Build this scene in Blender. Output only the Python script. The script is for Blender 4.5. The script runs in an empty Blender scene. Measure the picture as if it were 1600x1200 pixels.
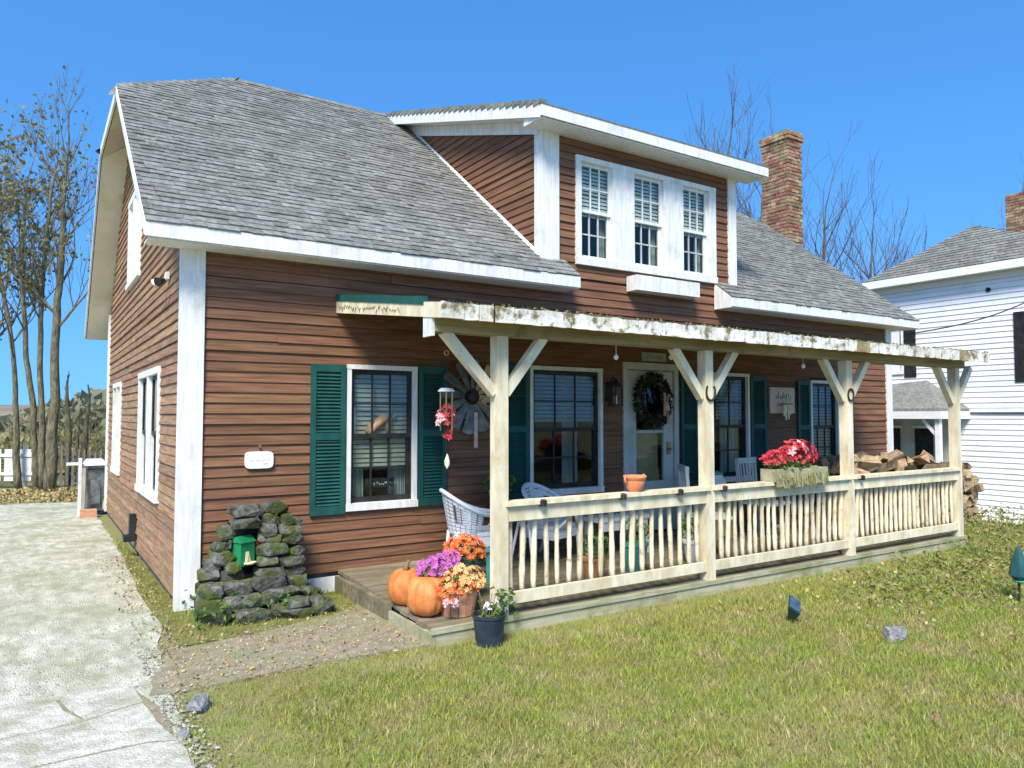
import bpy, math, random
from mathutils import Vector, Matrix, noise as mnoise
import numpy as np
R = random.Random(7)
rad = math.radians
scene = bpy.context.scene
COL = scene.collection

# ------------------------------------------------------------------ camera
cam_d = bpy.data.cameras.new('camera'); cam = bpy.data.objects.new('camera', cam_d); COL.objects.link(cam)
cam_d.sensor_width = 36; cam_d.lens = 25.875; cam_d.clip_end = 3000; cam_d.clip_start = 0.05
cam.location = (-1.11, -6.98, 1.70)
_a = rad(56.9); _p = math.atan(50 / 1150)
_f = Vector((math.cos(_a) * math.cos(_p), math.sin(_a) * math.cos(_p), math.sin(_p)))
cam.rotation_euler = _f.to_track_quat('-Z', 'Y').to_euler()
scene.camera = cam
# ------------------------------------------------------------------ sky, sun, exposure
SUN = Vector((-0.50, -0.50, 0.80)).normalized()
world = bpy.data.worlds.new('World'); scene.world = world; world.use_nodes = True
wn = world.node_tree; wn.nodes.clear()
wo = wn.nodes.new('ShaderNodeOutputWorld'); wb = wn.nodes.new('ShaderNodeBackground')
sk = wn.nodes.new('ShaderNodeTexSky'); sk.sky_type = 'NISHITA'; sk.sun_disc = False
sk.sun_elevation = math.asin(SUN.z); sk.sun_rotation = math.atan2(SUN.x, SUN.y)
sk.air_density = 1.0; sk.dust_density = 0.3; sk.ozone_density = 2.0; sk.altitude = 100
hs = wn.nodes.new('ShaderNodeHueSaturation'); hs.inputs['Saturation'].default_value = 1.32; hs.inputs['Value'].default_value = 1.15
wb.inputs['Strength'].default_value = 0.15
tc = wn.nodes.new('ShaderNodeTexCoord'); sp = wn.nodes.new('ShaderNodeSeparateXYZ'); cx = wn.nodes.new('ShaderNodeCombineXYZ')
ab = wn.nodes.new('ShaderNodeMath'); ab.operation = 'ABSOLUTE'; ma = wn.nodes.new('ShaderNodeMath'); ma.operation = 'MULTIPLY_ADD'; ma.inputs[1].default_value = .75; ma.inputs[2].default_value = .30
nv = wn.nodes.new('ShaderNodeVectorMath'); nv.operation = 'NORMALIZE'      # clear, even sky: no pale haze band at the horizon
wn.links.new(tc.outputs['Generated'], sp.inputs[0]); wn.links.new(sp.outputs[0], cx.inputs[0]); wn.links.new(sp.outputs[1], cx.inputs[1])
wn.links.new(sp.outputs[2], ab.inputs[0]); wn.links.new(ab.outputs[0], ma.inputs[0]); wn.links.new(ma.outputs[0], cx.inputs[2]); wn.links.new(cx.outputs[0], nv.inputs[0]); wn.links.new(nv.outputs[0], sk.inputs[0])
wn.links.new(sk.outputs[0], hs.inputs['Color']); wn.links.new(hs.outputs[0], wb.inputs['Color']); wn.links.new(wb.outputs[0], wo.inputs[0])
sun_d = bpy.data.lights.new('sun', 'SUN'); sun = bpy.data.objects.new('sun', sun_d); COL.objects.link(sun)
sun_d.energy = 3.6; sun_d.angle = rad(20); sun_d.color = (1.0, 0.94, 0.84)
sun.rotation_euler = SUN.to_track_quat('Z', 'Y').to_euler(); sun.location = (-10, -12, 20)
scene.view_settings.view_transform = 'Standard'; scene.view_settings.look = 'None'
scene.view_settings.gamma = 1; scene.view_settings.exposure = 0.85; scene.view_settings.use_curve_mapping = False

# ------------------------------------------------------------------ materials
MATS = {}
def pm(name, c1, c2, scale=4.0, vec=(1, 1, 1), rough=0.75, bump=0.15, bscale=None, lo=.35, hi=.65, rnd=0.0, isl=0.0, spec=.3,
       dirt=None, dirt_scale=1.5, dirt_lo=.55, dirt_hi=.75, metal=0.0, hue=0.0, detail=6, bdist=.01, trans=0.0):
    m = bpy.data.materials.new(name); m.use_nodes = True; MATS[name] = m
    t = m.node_tree; N = t.nodes; L = t.links
    b = N['Principled BSDF']; b.inputs['Roughness'].default_value = rough; b.inputs['Specular IOR Level'].default_value = spec
    b.inputs['Metallic'].default_value = metal
    g = N.new('ShaderNodeNewGeometry'); mp = N.new('ShaderNodeMapping'); mp.inputs['Scale'].default_value = vec
    L.new(g.outputs['Position'], mp.inputs['Vector'])
    src = mp.outputs[0]
    oi = N.new('ShaderNodeObjectInfo')
    if rnd:
        ad = N.new('ShaderNodeVectorMath'); ad.operation = 'ADD'; cb = N.new('ShaderNodeCombineXYZ')
        mm = N.new('ShaderNodeMath'); mm.operation = 'MULTIPLY'; mm.inputs[1].default_value = 37.0
        L.new(oi.outputs['Random'], mm.inputs[0]); L.new(mm.outputs[0], cb.inputs[0]); L.new(mm.outputs[0], cb.inputs[1])
        L.new(src, ad.inputs[0]); L.new(cb.outputs[0], ad.inputs[1]); src = ad.outputs[0]
    n1 = N.new('ShaderNodeTexNoise'); n1.inputs['Scale'].default_value = scale; n1.inputs['Detail'].default_value = detail
    n1.inputs['Roughness'].default_value = .62
    L.new(src, n1.inputs['Vector'])
    r = N.new('ShaderNodeValToRGB'); r.color_ramp.elements[0].position = lo; r.color_ramp.elements[1].position = hi
    r.color_ramp.elements[0].color = (*c1, 1); r.color_ramp.elements[1].color = (*c2, 1)
    L.new(n1.outputs['Fac'], r.inputs[0]); col = r.outputs[0]
    if dirt:
        n2 = N.new('ShaderNodeTexNoise'); n2.inputs['Scale'].default_value = dirt_scale; n2.inputs['Detail'].default_value = 8
        n2.inputs['Roughness'].default_value = .7
        L.new(g.outputs['Position'], n2.inputs['Vector'])
        r2 = N.new('ShaderNodeValToRGB'); r2.color_ramp.elements[0].position = dirt_lo; r2.color_ramp.elements[1].position = dirt_hi
        L.new(n2.outputs['Fac'], r2.inputs[0])
        mx = N.new('ShaderNodeMix'); mx.data_type = 'RGBA'; mx.inputs['B'].default_value = (*dirt, 1)
        L.new(r2.outputs[0], mx.inputs['Factor']); L.new(col, mx.inputs['A']); col = mx.outputs['Result']
    if rnd or isl or hue:
        h = N.new('ShaderNodeHueSaturation'); L.new(col, h.inputs['Color']); col = h.outputs[0]
        a = N.new('ShaderNodeMath'); a.operation = 'MULTIPLY_ADD'; a.inputs[1].default_value = rnd; a.inputs[2].default_value = 1 - rnd / 2 - isl / 2
        L.new(oi.outputs['Random'], a.inputs[0])
        a2 = N.new('ShaderNodeMath'); a2.operation = 'MULTIPLY_ADD'; a2.inputs[1].default_value = isl
        L.new(g.outputs['Random Per Island'], a2.inputs[0]); L.new(a.outputs[0], a2.inputs[2]); L.new(a2.outputs[0], h.inputs['Value'])
        if hue:
            s = N.new('ShaderNodeMath'); s.operation = 'ADD'; L.new(oi.outputs['Random'], s.inputs[0]); L.new(g.outputs['Random Per Island'], s.inputs[1])
            k = N.new('ShaderNodeMath'); k.operation = 'MULTIPLY'; k.inputs[1].default_value = 7.13; L.new(s.outputs[0], k.inputs[0])
            fr = N.new('ShaderNodeMath'); fr.operation = 'FRACT'; L.new(k.outputs[0], fr.inputs[0])
            h2 = N.new('ShaderNodeMath'); h2.operation = 'MULTIPLY_ADD'; h2.inputs[1].default_value = hue; h2.inputs[2].default_value = .5 - hue / 2
            L.new(fr.outputs[0], h2.inputs[0]); L.new(h2.outputs[0], h.inputs['Hue'])
    L.new(col, b.inputs['Base Color'])
    if bump:
        n3 = N.new('ShaderNodeTexNoise'); n3.inputs['Scale'].default_value = bscale or scale * 3; n3.inputs['Detail'].default_value = 5
        L.new(src, n3.inputs['Vector'])
        bp = N.new('ShaderNodeBump'); bp.inputs['Strength'].default_value = bump; bp.inputs['Distance'].default_value = bdist
        L.new(n3.outputs['Fac'], bp.inputs['Height']); L.new(bp.outputs[0], b.inputs['Normal'])
    if trans:
        tr = N.new('ShaderNodeBsdfTranslucent'); L.new(col, tr.inputs['Color'])
        ms = N.new('ShaderNodeMixShader'); ms.inputs[0].default_value = trans
        L.new(b.outputs[0], ms.inputs[1]); L.new(tr.outputs[0], ms.inputs[2]); L.new(ms.outputs[0], N['Material Output'].inputs[0])
    return m
def glass_mat(name, tint=(.85, .9, .88), gloss=.9):
    m = bpy.data.materials.new(name); m.use_nodes = True; t = m.node_tree; t.nodes.clear(); N = t.nodes; L = t.links
    o = N.new('ShaderNodeOutputMaterial'); tr = N.new('ShaderNodeBsdfTransparent'); tr.inputs[0].default_value = (*tint, 1)
    gl = N.new('ShaderNodeBsdfGlossy'); gl.inputs['Roughness'].default_value = .03; gl.inputs['Color'].default_value = (gloss, gloss, gloss, 1)
    lw_ = N.new('ShaderNodeLayerWeight'); lw_.inputs[0].default_value = .5; pw = N.new('ShaderNodeMath'); pw.operation = 'POWER'; pw.inputs[1].default_value = 5
    fr = N.new('ShaderNodeMath'); fr.operation = 'MULTIPLY_ADD'; fr.inputs[1].default_value = .93; fr.inputs[2].default_value = .04; L.new(lw_.outputs['Facing'], pw.inputs[0]); L.new(pw.outputs[0], fr.inputs[0]); mx = N.new('ShaderNodeMixShader')
    nz = N.new('ShaderNodeTexNoise'); nz.inputs['Scale'].default_value = 3; bp = N.new('ShaderNodeBump'); bp.inputs['Strength'].default_value = .05; bp.inputs['Distance'].default_value = .02
    L.new(nz.outputs['Fac'], bp.inputs['Height']); L.new(bp.outputs[0], gl.inputs['Normal'])
    L.new(fr.outputs[0], mx.inputs[0]); L.new(tr.outputs[0], mx.inputs[1]); L.new(gl.outputs[0], mx.inputs[2]); L.new(mx.outputs[0], o.inputs[0])
    MATS[name] = m; return m
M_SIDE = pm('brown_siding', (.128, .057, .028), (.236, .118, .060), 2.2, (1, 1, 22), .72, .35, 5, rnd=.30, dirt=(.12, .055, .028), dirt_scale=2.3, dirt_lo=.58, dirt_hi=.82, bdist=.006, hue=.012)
M_SIDEL = pm('pale_brown_siding', (.20, .108, .052), (.385, .24, .132), 2.4, (1, 1, 22), .75, .4, 5, rnd=.34, dirt=(.22, .12, .06), dirt_scale=2.6, dirt_lo=.52, dirt_hi=.8, bdist=.006, hue=.02)  # paler, yellower brown for the boards of the left gable wall
M_SHEATH = pm('old_sheathing', (.05, .025, .015), (.09, .045, .03), 8)
M_WHITE = pm('white_trim_paint', (.62, .615, .56), (.80, .80, .76), 4, (6, 6, .7), .55, .25, 40, dirt=(.46, .45, .36), dirt_scale=3.2, dirt_lo=.52, dirt_hi=.80, bdist=.004)
M_CREAM = pm('cream_soffit_paint', (.60, .56, .40), (.70, .66, .50), 2, rough=.6, bump=.05, dirt=(.45, .43, .28), dirt_scale=1.2)
M_SHINGLE = pm('asphalt_shingle', (.13, .132, .118), (.26, .262, .236), 16, rough=.95, bump=.6, bscale=260, rnd=.0, isl=.42, dirt=(.11, .12, .09), dirt_scale=2.6, dirt_lo=.5, dirt_hi=.75, spec=.1, bdist=.004)
M_SHINGLE_I = pm('asphalt_shingle_tab', (.13, .132, .118), (.26, .262, .236), 16, rough=.95, bump=.6, bscale=260, rnd=.42, isl=.0, dirt=(.11, .12, .09), dirt_scale=2.6, dirt_lo=.5, dirt_hi=.75, spec=.1, bdist=.004)
M_ROOFDK = pm('roofing_felt', (.06, .06, .058), (.12, .12, .11), 20, rough=.95, dirt=(.10, .13, .05), dirt_scale=3)
M_TEAL = pm('teal_shutter_paint', (.008, .058, .048), (.014, .094, .077), 6, (1, 1, .3), .55, .1, 30, dirt=(.008, .045, .040), dirt_scale=3)
M_BLACK = pm('dark_sash_paint', (.012, .013, .012), (.03, .032, .03), 8, rough=.5)
M_GLASS = glass_mat('window_glass', gloss=.7)
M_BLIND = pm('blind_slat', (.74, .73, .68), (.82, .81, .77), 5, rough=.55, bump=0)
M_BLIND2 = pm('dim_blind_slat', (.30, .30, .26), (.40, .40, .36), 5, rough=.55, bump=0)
M_CURT = pm('curtain_cloth', (.34, .36, .34), (.55, .56, .52), 12, (1, 1, .1), .9, .3)
M_LUMBER = pm('pine_lumber', (.56, .47, .29), (.80, .73, .53), 2.5, (3, 3, 1), .6, .25, 10, rnd=.14, dirt=(.36, .27, .13), dirt_scale=3.5, dirt_lo=.56, dirt_hi=.82)
M_BEAM = pm('weathered_beam', (.24, .17, .075), (.42, .33, .17), 2, (.4, 6, 6), .7, .3, 10, dirt=(.11, .10, .04), dirt_scale=3)
M_STICK = pm('peeled_stick', (.56, .46, .28), (.80, .72, .52), 4, (5, 5, 1), .6, .2, rnd=.3, dirt=(.30, .20, .10), dirt_scale=9, dirt_lo=.55, dirt_hi=.7)
M_SLAB = pm('peeling_slab_edge', (.62, .58, .46), (.85, .83, .76), 3, (1, 1, 3), .65, .4, 12, rnd=.2, dirt=(.22, .17, .08), dirt_scale=7, dirt_lo=.51, dirt_hi=.60)
M_SLABDK = pm('bare_slab_edge', (.26, .19, .09), (.48, .38, .22), 4, (1, 1, 3), .7, .4, 12, rnd=.3, dirt=(.12, .11, .04), dirt_scale=6)
M_DECK = pm('deck_board', (.16, .125, .075), (.30, .25, .17), 2.5, (.6, 6, 6), .8, .3, 10, rnd=.25, dirt=(.10, .115, .04), dirt_scale=2.5, dirt_lo=.45, dirt_hi=.7)
M_SKIRT = pm('mossy_skirt_board', (.30, .275, .16), (.46, .43, .29), 2, (.5, 5, 6), .85, .3, 10, rnd=.15, dirt=(.17, .185, .06), dirt_scale=3, dirt_lo=.45, dirt_hi=.7)
M_CONC = pm('foundation_concrete', (.05, .05, .052), (.12, .12, .115), 7, rough=.9, bump=.4)
M_BRICK = pm('chimney_brick', (.18, .08, .048), (.31, .155, .10), 14, rough=.9, bump=.5, rnd=.7, hue=.06, dirt=(.30, .27, .15), dirt_scale=5, dirt_lo=.48, dirt_hi=.62)
M_BRICK2 = pm('red_chimney_brick', (.26, .085, .045), (.38, .14, .08), 14, rough=.9, bump=.4, rnd=.3)
M_MORTAR = pm('old_mortar', (.26, .22, .15), (.42, .38, .29), 10, rough=.95, bump=.5, dirt=(.16, .17, .06), dirt_scale=4, dirt_lo=.45, dirt_hi=.6)
M_STONE = pm('mossy_stone', (.032, .034, .026), (.17, .17, .145), 16, rough=.95, bump=1.0, bscale=30, rnd=.7, hue=.03, dirt=(.062, .080, .016), dirt_scale=4.5, dirt_lo=.47, dirt_hi=.57, bdist=.02)
M_ROCK = pm('grey_rock', (.15, .15, .145), (.34, .34, .32), 18, rough=.95, bump=1.0, bscale=40, bdist=.02)
M_GRASSB = pm('lawn_soil', (.24, .20, .09), (.22, .24, .07), 3, rough=.95, bump=.6, bscale=60, dirt=(.28, .22, .12), dirt_scale=1.1, dirt_lo=.55, dirt_hi=.75, bdist=.02)
M_BLADE = pm('grass_blade', (.39, .37, .085), (.28, .36, .055), 2.2, rough=.7, bump=0, isl=.8, hue=.06, dirt=(.48, .40, .19), dirt_scale=2.8, dirt_lo=.49, dirt_hi=.64, trans=.35, spec=.2)
M_TUFT = pm('tuft_blade', (.24, .32, .05), (.34, .39, .09), 2, rough=.7, bump=0, isl=.6, hue=.04, trans=.35, spec=.2)
M_STRAW = pm('dry_grass', (.42, .34, .16), (.52, .42, .22), 3, rough=.8, bump=0, isl=.5, hue=.04, trans=.3, spec=.2)
M_DRIVE = pm('gravel_drive', (.36, .36, .26), (.60, .58, .46), 9, (1, .45, 1), .95, .8, 90, lo=.38, hi=.62, dirt=(.29, .30, .17), dirt_scale=1.5, dirt_lo=.44, dirt_hi=.66, detail=14, bdist=.02)
M_SLABC = pm('pale_concrete', (.42, .41, .32), (.66, .64, .54), 13, rough=.9, bump=.9, bscale=70, dirt=(.33, .325, .21), dirt_scale=3.2, dirt_lo=.46, dirt_hi=.66, detail=14, bdist=.015)
M_PATH = pm('brown_path', (.20, .155, .10), (.35, .285, .20), 9, (1, 1.4, 1), .95, .8, 60, dirt=(.23, .235, .11), dirt_scale=2.6, dirt_lo=.42, dirt_hi=.66, detail=10)
M_MOSS = pm('moss_soil', (.11, .12, .025), (.22, .215, .06), 7, rough=.95, bump=.8, bscale=50, dirt=(.13, .10, .06), dirt_scale=3, bdist=.02)
M_NWHITE = pm('white_house_paint', (.72, .73, .73), (.82, .83, .83), 2, (1, 1, 8), .6, .1, rnd=.08, dirt=(.62, .64, .60), dirt_scale=1.5)
M_BARK = pm('tree_bark', (.07, .06, .035), (.24, .21, .125), 9, (2, 2, .5), .95, 1.0, 22, dirt=(.20, .20, .07), dirt_scale=2, bdist=.03)
M_BARK2 = pm('grey_twig_bark', (.06, .048, .036), (.13, .105, .08), 3, (2, 2, .5), .9, .4, 16)
M_LEAF = pm('autumn_leaf', (.27, .20, .09), (.23, .23, .10), 2, rough=.6, bump=0, isl=.7, hue=.10, trans=.35)
M_BRUSH = pm('dry_brush', (.36, .29, .13), (.26, .26, .09), .8, rough=.8, bump=0, isl=.6, hue=.06, trans=.3)
M_LITTER = pm('leaf_litter', (.30, .20, .08), (.42, .33, .16), 3, rough=.8, bump=0, isl=.6, hue=.06)
M_GREEN = pm('plant_leaf', (.06, .14, .025), (.13, .24, .05), 8, rough=.5, bump=0, isl=.6, hue=.05, trans=.3)
M_WEED = pm('weed_leaf', (.17, .22, .05), (.26, .30, .08), 8, rough=.6, bump=0, isl=.6, hue=.05, trans=.3)
M_DKGREEN = pm('wreath_green', (.012, .022, .010), (.03, .05, .02), 12, rough=.7, bump=0, isl=.6)
M_ORANGE = pm('orange_petal', (.70, .16, .04), (.76, .28, .09), 20, rough=.6, bump=0, isl=.4, hue=.05, trans=.25)
M_YELLOW = pm('yellow_petal', (.76, .40, .12), (.80, .60, .30), 20, rough=.6, bump=0, isl=.4, hue=.05, trans=.25)
M_PURPLE = pm('purple_petal', (.48, .09, .38), (.62, .22, .50), 20, rough=.6, bump=0, isl=.5, hue=.04, trans=.25)
M_RED = pm('red_petal', (.58, .025, .045), (.75, .09, .10), 20, rough=.6, bump=0, isl=.5, hue=.03, trans=.2)
M_PINK = pm('pink_petal', (.70, .40, .40), (.80, .6, .58), 20, rough=.6, bump=0, isl=.4, trans=.2)
M_PUMPKIN = pm('pumpkin_skin', (.52, .135, .03), (.72, .26, .075), 9, rough=.55, bump=.35, bscale=40, spec=.3, dirt=(.62, .33, .12), dirt_scale=7, dirt_lo=.52, dirt_hi=.72, bdist=.006)
M_STEM = pm('stem_brown', (.14, .10, .04), (.25, .19, .08), 20)
M_TERRA = pm('terracotta', (.60, .20, .08), (.72, .29, .13), 9, rough=.8, bump=.15)
M_BASKET = pm('basket_slat', (.42, .20, .11), (.58, .31, .18), 8, (1, 1, 4), .8, .2, rnd=.2)
M_NAVY = pm('dark_blue_plastic', (.014, .022, .032), (.035, .05, .065), 7, rough=.45, bump=.05)
M_WICKER = pm('white_wicker', (.68, .70, .70), (.82, .83, .83), 60, rough=.6, bump=.5, bscale=120)
M_GALV = pm('galvanised_metal', (.09, .10, .095), (.24, .255, .24), 9, rough=.45, bump=.1, metal=.35, rnd=.2)
M_TAN = pm('tan_wood', (.42, .28, .14), (.58, .42, .24), 6, (1, 1, 4), .7, .2)
M_DOOR = pm('grey_white_door_paint', (.40, .43, .38), (.54, .57, .52), 3, rough=.6, bump=.1, dirt=(.30, .33, .23), dirt_scale=2.5)
M_IRON = pm('dark_iron', (.02, .02, .02), (.05, .048, .045), 15, rough=.6, bump=.2, metal=.3)
M_BRASS = pm('aged_brass', (.30, .19, .06), (.45, .30, .10), 12, rough=.4, metal=.8)
M_TEALPOT = pm('teal_glaze', (.05, .24, .20), (.10, .34, .30), 8, rough=.35)
M_LOGEND = pm('split_wood', (.26, .165, .09), (.46, .34, .20), 6, (1, 4, 4), .85, .4, rnd=.5, hue=.03, dirt=(.12, .08, .05), dirt_scale=5, dirt_lo=.52, dirt_hi=.6)
M_PLAQ = pm('white_plaque', (.78, .78, .76), (.84, .84, .82), 6, rough=.4, bump=0)
M_INK = pm('grey_ink', (.14, .12, .11), (.22, .20, .18), 20, bump=0)
M_SIGN = pm('pale_sign_board', (.55, .47, .38), (.66, .58, .48), 5, rough=.6, bump=.05)
M_SIGNG = pm('grey_sign_board', (.30, .32, .26), (.42, .44, .37), 9, rough=.7, bump=.1)
M_GBOX = pm('green_tin', (.01, .16, .06), (.02, .23, .09), 6, rough=.4, bump=0)
M_YBOX = pm('pale_yellow_enamel', (.78, .74, .38), (.82, .80, .52), 6, rough=.4, bump=0)
M_LAMPG = pm('dark_teal_plastic', (.015, .06, .055), (.03, .10, .09), 6, rough=.35)
M_LENS = pm('solar_panel_glass', (.03, .05, .08), (.10, .14, .18), 9, rough=.15, spec=.6)
M_FARW = pm('far_wood_foliage', (.26, .235, .15), (.22, .24, .15), .1, rough=1, bump=0, isl=.4, hue=.04, trans=.3)  # distance haze painted into the foliage colour
M_PEB = pm('loose_gravel', (.20, .19, .14), (.42, .40, .32), 30, rough=.95, bump=0, isl=.7)
M_HILL = pm('far_wooded_hill', (.16, .14, .10), (.26, .23, .15), .05, rough=1, bump=0)
M_FIG = pm('brown_figurine', (.38, .20, .11), (.50, .29, .17), 8, rough=.5, bump=0)
M_POTW = pm('white_ceramic', (.72, .74, .74), (.8, .82, .82), 6, rough=.3, bump=0)
M_PLANK = pm('grey_old_picket', (.26, .23, .18), (.42, .38, .31), 4, (3, 3, 1), .9, .3, rnd=.3)

# ------------------------------------------------------------------ mesh helpers
W = {}
I4 = Matrix.Identity(4)
class MB:
    def __init__(s, T=None): s.v = []; s.f = []; s.T = T
    def add(s, vs, fs):
        o = len(s.v)
        s.v += [tuple(s.T @ Vector(p)) for p in vs] if s.T else [tuple(p) for p in vs]
        s.f += [tuple(i + o for i in f) for f in fs]; return s
    def box(s, a, b):
        x0, y0, z0 = a; x1, y1, z1 = b
        return s.add([(x0,y0,z0),(x1,y0,z0),(x1,y1,z0),(x0,y1,z0),(x0,y0,z1),(x1,y0,z1),(x1,y1,z1),(x0,y1,z1)],
                     [(0,3,2,1),(4,5,6,7),(0,1,5,4),(1,2,6,5),(2,3,7,6),(3,0,4,7)])
    def bar(s, p, q, w, h, up=(0, 0, 1)):
        p = Vector(p); q = Vector(q); d = (q - p).normalized(); up = Vector(up)
        x = d.cross(up).normalized(); y = x.cross(d).normalized(); x *= w / 2; y *= h / 2
        return s.add([p-x-y, p+x-y, p+x+y, p-x+y, q-x-y, q+x-y, q+x+y, q-x+y], [(0,3,2,1),(4,5,6,7),(0,1,5,4),(1,2,6,5),(2,3,7,6),(3,0,4,7)])
    def prism(s, bot, top):
        n = len(bot)
        return s.add(list(bot) + list(top), [tuple(range(n - 1, -1, -1)), tuple(range(n, 2 * n))] + [(i, (i + 1) % n, n + (i + 1) % n, n + i) for i in range(n)])
    def tube(s, pts, rs, n=6, cap=True):
        pts = [Vector(p) for p in pts]
        if not hasattr(rs, '__len__'): rs = [rs] * len(pts)
        vs = []; fs = []; ref = None
        for i, p in enumerate(pts):
            d = (pts[min(i + 1, len(pts) - 1)] - pts[max(i - 1, 0)])
            d = d.normalized() if d.length > 1e-9 else Vector((0, 0, 1))
            if ref is None: ref = Vector((1, 0, 0)) if abs(d.x) < .8 else Vector((0, 1, 0))
            x = d.cross(ref).normalized(); y = d.cross(x); ref = x.cross(d)
            for k in range(n):
                a = 2 * math.pi * k / n
                vs.append(p + (x * math.cos(a) + y * math.sin(a)) * rs[i])
        for i in range(len(pts) - 1):
            for k in range(n):
                fs.append((i*n+k, i*n+(k+1)%n, (i+1)*n+(k+1)%n, (i+1)*n+k))
        if cap: fs += [tuple(range(n - 1, -1, -1)), tuple(range((len(pts)-1)*n, len(pts)*n))]
        return s.add(vs, fs)
    def lathe(s, c, prof, n=16, rib=None, T=None):
        vs = []; fs = []; c = Vector(c)
        for (r, z) in prof:
            for k in range(n):
                a = 2 * math.pi * k / n; rr = r * (rib(a) if rib else 1)
                p = Vector((rr * math.cos(a), rr * math.sin(a), z))
                if T: p = T @ p
                vs.append(c + p)
        m = len(prof)
        for i in range(m - 1):
            for k in range(n): fs.append((i*n+k, i*n+(k+1)%n, (i+1)*n+(k+1)%n, (i+1)*n+k))
        fs += [tuple(range(n - 1, -1, -1)), tuple(range((m-1)*n, m*n))]
        return s.add(vs, fs)
    def leaf(s, c, size, rnd, wid=.6, nrm=None):
        c = Vector(c)
        d = Vector((rnd.uniform(-1, 1), rnd.uniform(-1, 1), rnd.uniform(-1, 1))).normalized()
        e = d.cross(Vector((rnd.uniform(-1, 1), rnd.uniform(-1, 1), rnd.uniform(-1, 1)))).normalized()
        n = d.cross(e) * size * .15
        return s.add([c - d*size*.5, c + e*size*wid*.5 + n, c + d*size*.5, c - e*size*wid*.5 + n], [(0, 1, 2, 3)])
    def mesh(s, name, mat, origin=(0, 0, 0), smooth=False):
        me = bpy.data.meshes.new(name); o = Vector(origin)
        me.from_pydata([tuple(Vector(p) - o) for p in s.v], [], s.f); me.materials.append(mat)
        if smooth: me.polygons.foreach_set('use_smooth', [True] * len(me.polygons))
        me.update(); return me
    def build(s, name, mat, parent=None, smooth=False, kind=None, org=None):
        a = np.array(s.v); lo = a.min(0); hi = a.max(0)
        o = Vector(org) if org else Vector(((lo[0]+hi[0])/2, (lo[1]+hi[1])/2, lo[2]))
        ob = bpy.data.objects.new(name, s.mesh(name, mat, o, smooth)); COL.objects.link(ob)
        W[ob] = o
        if parent: ob.parent = parent; ob.location = o - W[parent]
        else: ob.location = o
        if kind: ob['kind'] = kind
        return ob
def tag(o, label, cat, group=None, kind=None):
    o['label'] = label; o['category'] = cat
    if group: o['group'] = group
    if kind: o['kind'] = kind
    return o
def thing(name, loc, label, cat, group=None):
    o = bpy.data.objects.new(name, None); COL.objects.link(o); o.location = loc; o.empty_display_size = .1; W[o] = Vector(loc)
    return tag(o, label, cat, group)
def inst(name, me, parent, M):
    o = bpy.data.objects.new(name, me); COL.objects.link(o); o.parent = parent
    o.matrix_basis = Matrix.Translation(-W[parent]) @ M; W[o] = M.translation.copy()
    return o
def copy_tree(o, parent=None):
    c = o.copy(); COL.objects.link(c); c.parent = parent; W[c] = W[o]
    for ch in list(o.children): copy_tree(ch, c)
    return c
TR = Matrix.Translation
def SC(x, y, z): return Matrix.Diagonal((x, y, z, 1))
def frame(o, u, v, n):
    m = Matrix((u, v, n)).transposed().to_4x4(); m.translation = Vector(o); return m
TF = I4                                              # front wall: u = x, d = y
TL = Matrix.Rotation(-math.pi / 2, 4, 'Z')           # left wall: u = -y, d = x

# ------------------------------------------------------------------ ground
def gz(x, y):
    t = min(max((x - 11.6) / 3.2, 0), 1); t = t*t*(3-2*t)
    return -.62 * t
def sm(a): return a * a * (3 - 2 * a)
xs = sorted(set([round(-3 + .25*i, 3) for i in range(0, 85)] + [-900, -400, -150, -60, -25, -12, -7, -5, 20, 24, 30, 45, 80, 200, 500, 1200]))
ys = sorted(set([round(-7 + .25*i, 3) for i in range(0, 40)] + [-300, -100, -40, -20, -12, -9] + [3.5, 4, 5, 6, 7, 8, 9, 10, 11, 12, 13, 14, 16, 18, 22, 28, 40, 70, 150, 400, 1200]))
gv = []
for y in ys:
    for x in xs:
        z = gz(x, y)
        inside = -.5 < x < 11.6 and y > -2.3 and y < 9
        if -7 < y < 3 and x > .2 and not inside and x < 18: z += .012 * mnoise.noise((x*.9, y*.9, 0)) - .018
        if y > 16: z -= min((y - 16) * .05, 2.2)
        gv.append((x, y, z))
nx = len(xs)
gf = [(j*nx+i, j*nx+i+1, (j+1)*nx+i+1, (j+1)*nx+i) for j in range(len(ys)-1) for i in range(nx-1)]
me = bpy.data.meshes.new('ground'); me.from_pydata(gv, [], gf); me.materials.append(M_GRASSB); me.polygons.foreach_set('use_smooth', [True]*len(gf))
ground = bpy.data.objects.new('ground', me); COL.objects.link(ground); ground['kind'] = 'structure'
def wobble_poly(pts, step=.15, amp=.04, seed=1):
    out = []
    for i in range(len(pts)):
        a = Vector(pts[i]); b = Vector(pts[(i+1) % len(pts)]); L = (b - a).length; n = max(1, min(60, int(L / step)))
        for k in range(n):
            p = a.lerp(b, k / n); w = mnoise.noise((p.x*3.1+seed, p.y*3.1, seed)) * amp + mnoise.noise((p.x*9+seed, p.y*9, seed)) * amp*.5
            out.append((p.x + w, p.y + w * .8))
    return out
def sheet(name, pts, z, mat, th=.02, amp=.04, seed=1):
    P = wobble_poly(pts, amp=amp, seed=seed)
    b = MB().prism([(x, y, z - th) for x, y in P], [(x, y, z) for x, y in P]).build(name, mat); b['kind'] = 'structure'; return b
sheet('driveway', [(-9, -9), (-.45, -9), (-.42, -3.0), (-.30, -1.0), (-.14, -.2), (-.14, 7.3), (.3, 9.6), (-1.2, 10.2), (-9, 10.5)], .010, M_DRIVE, seed=2)
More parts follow.
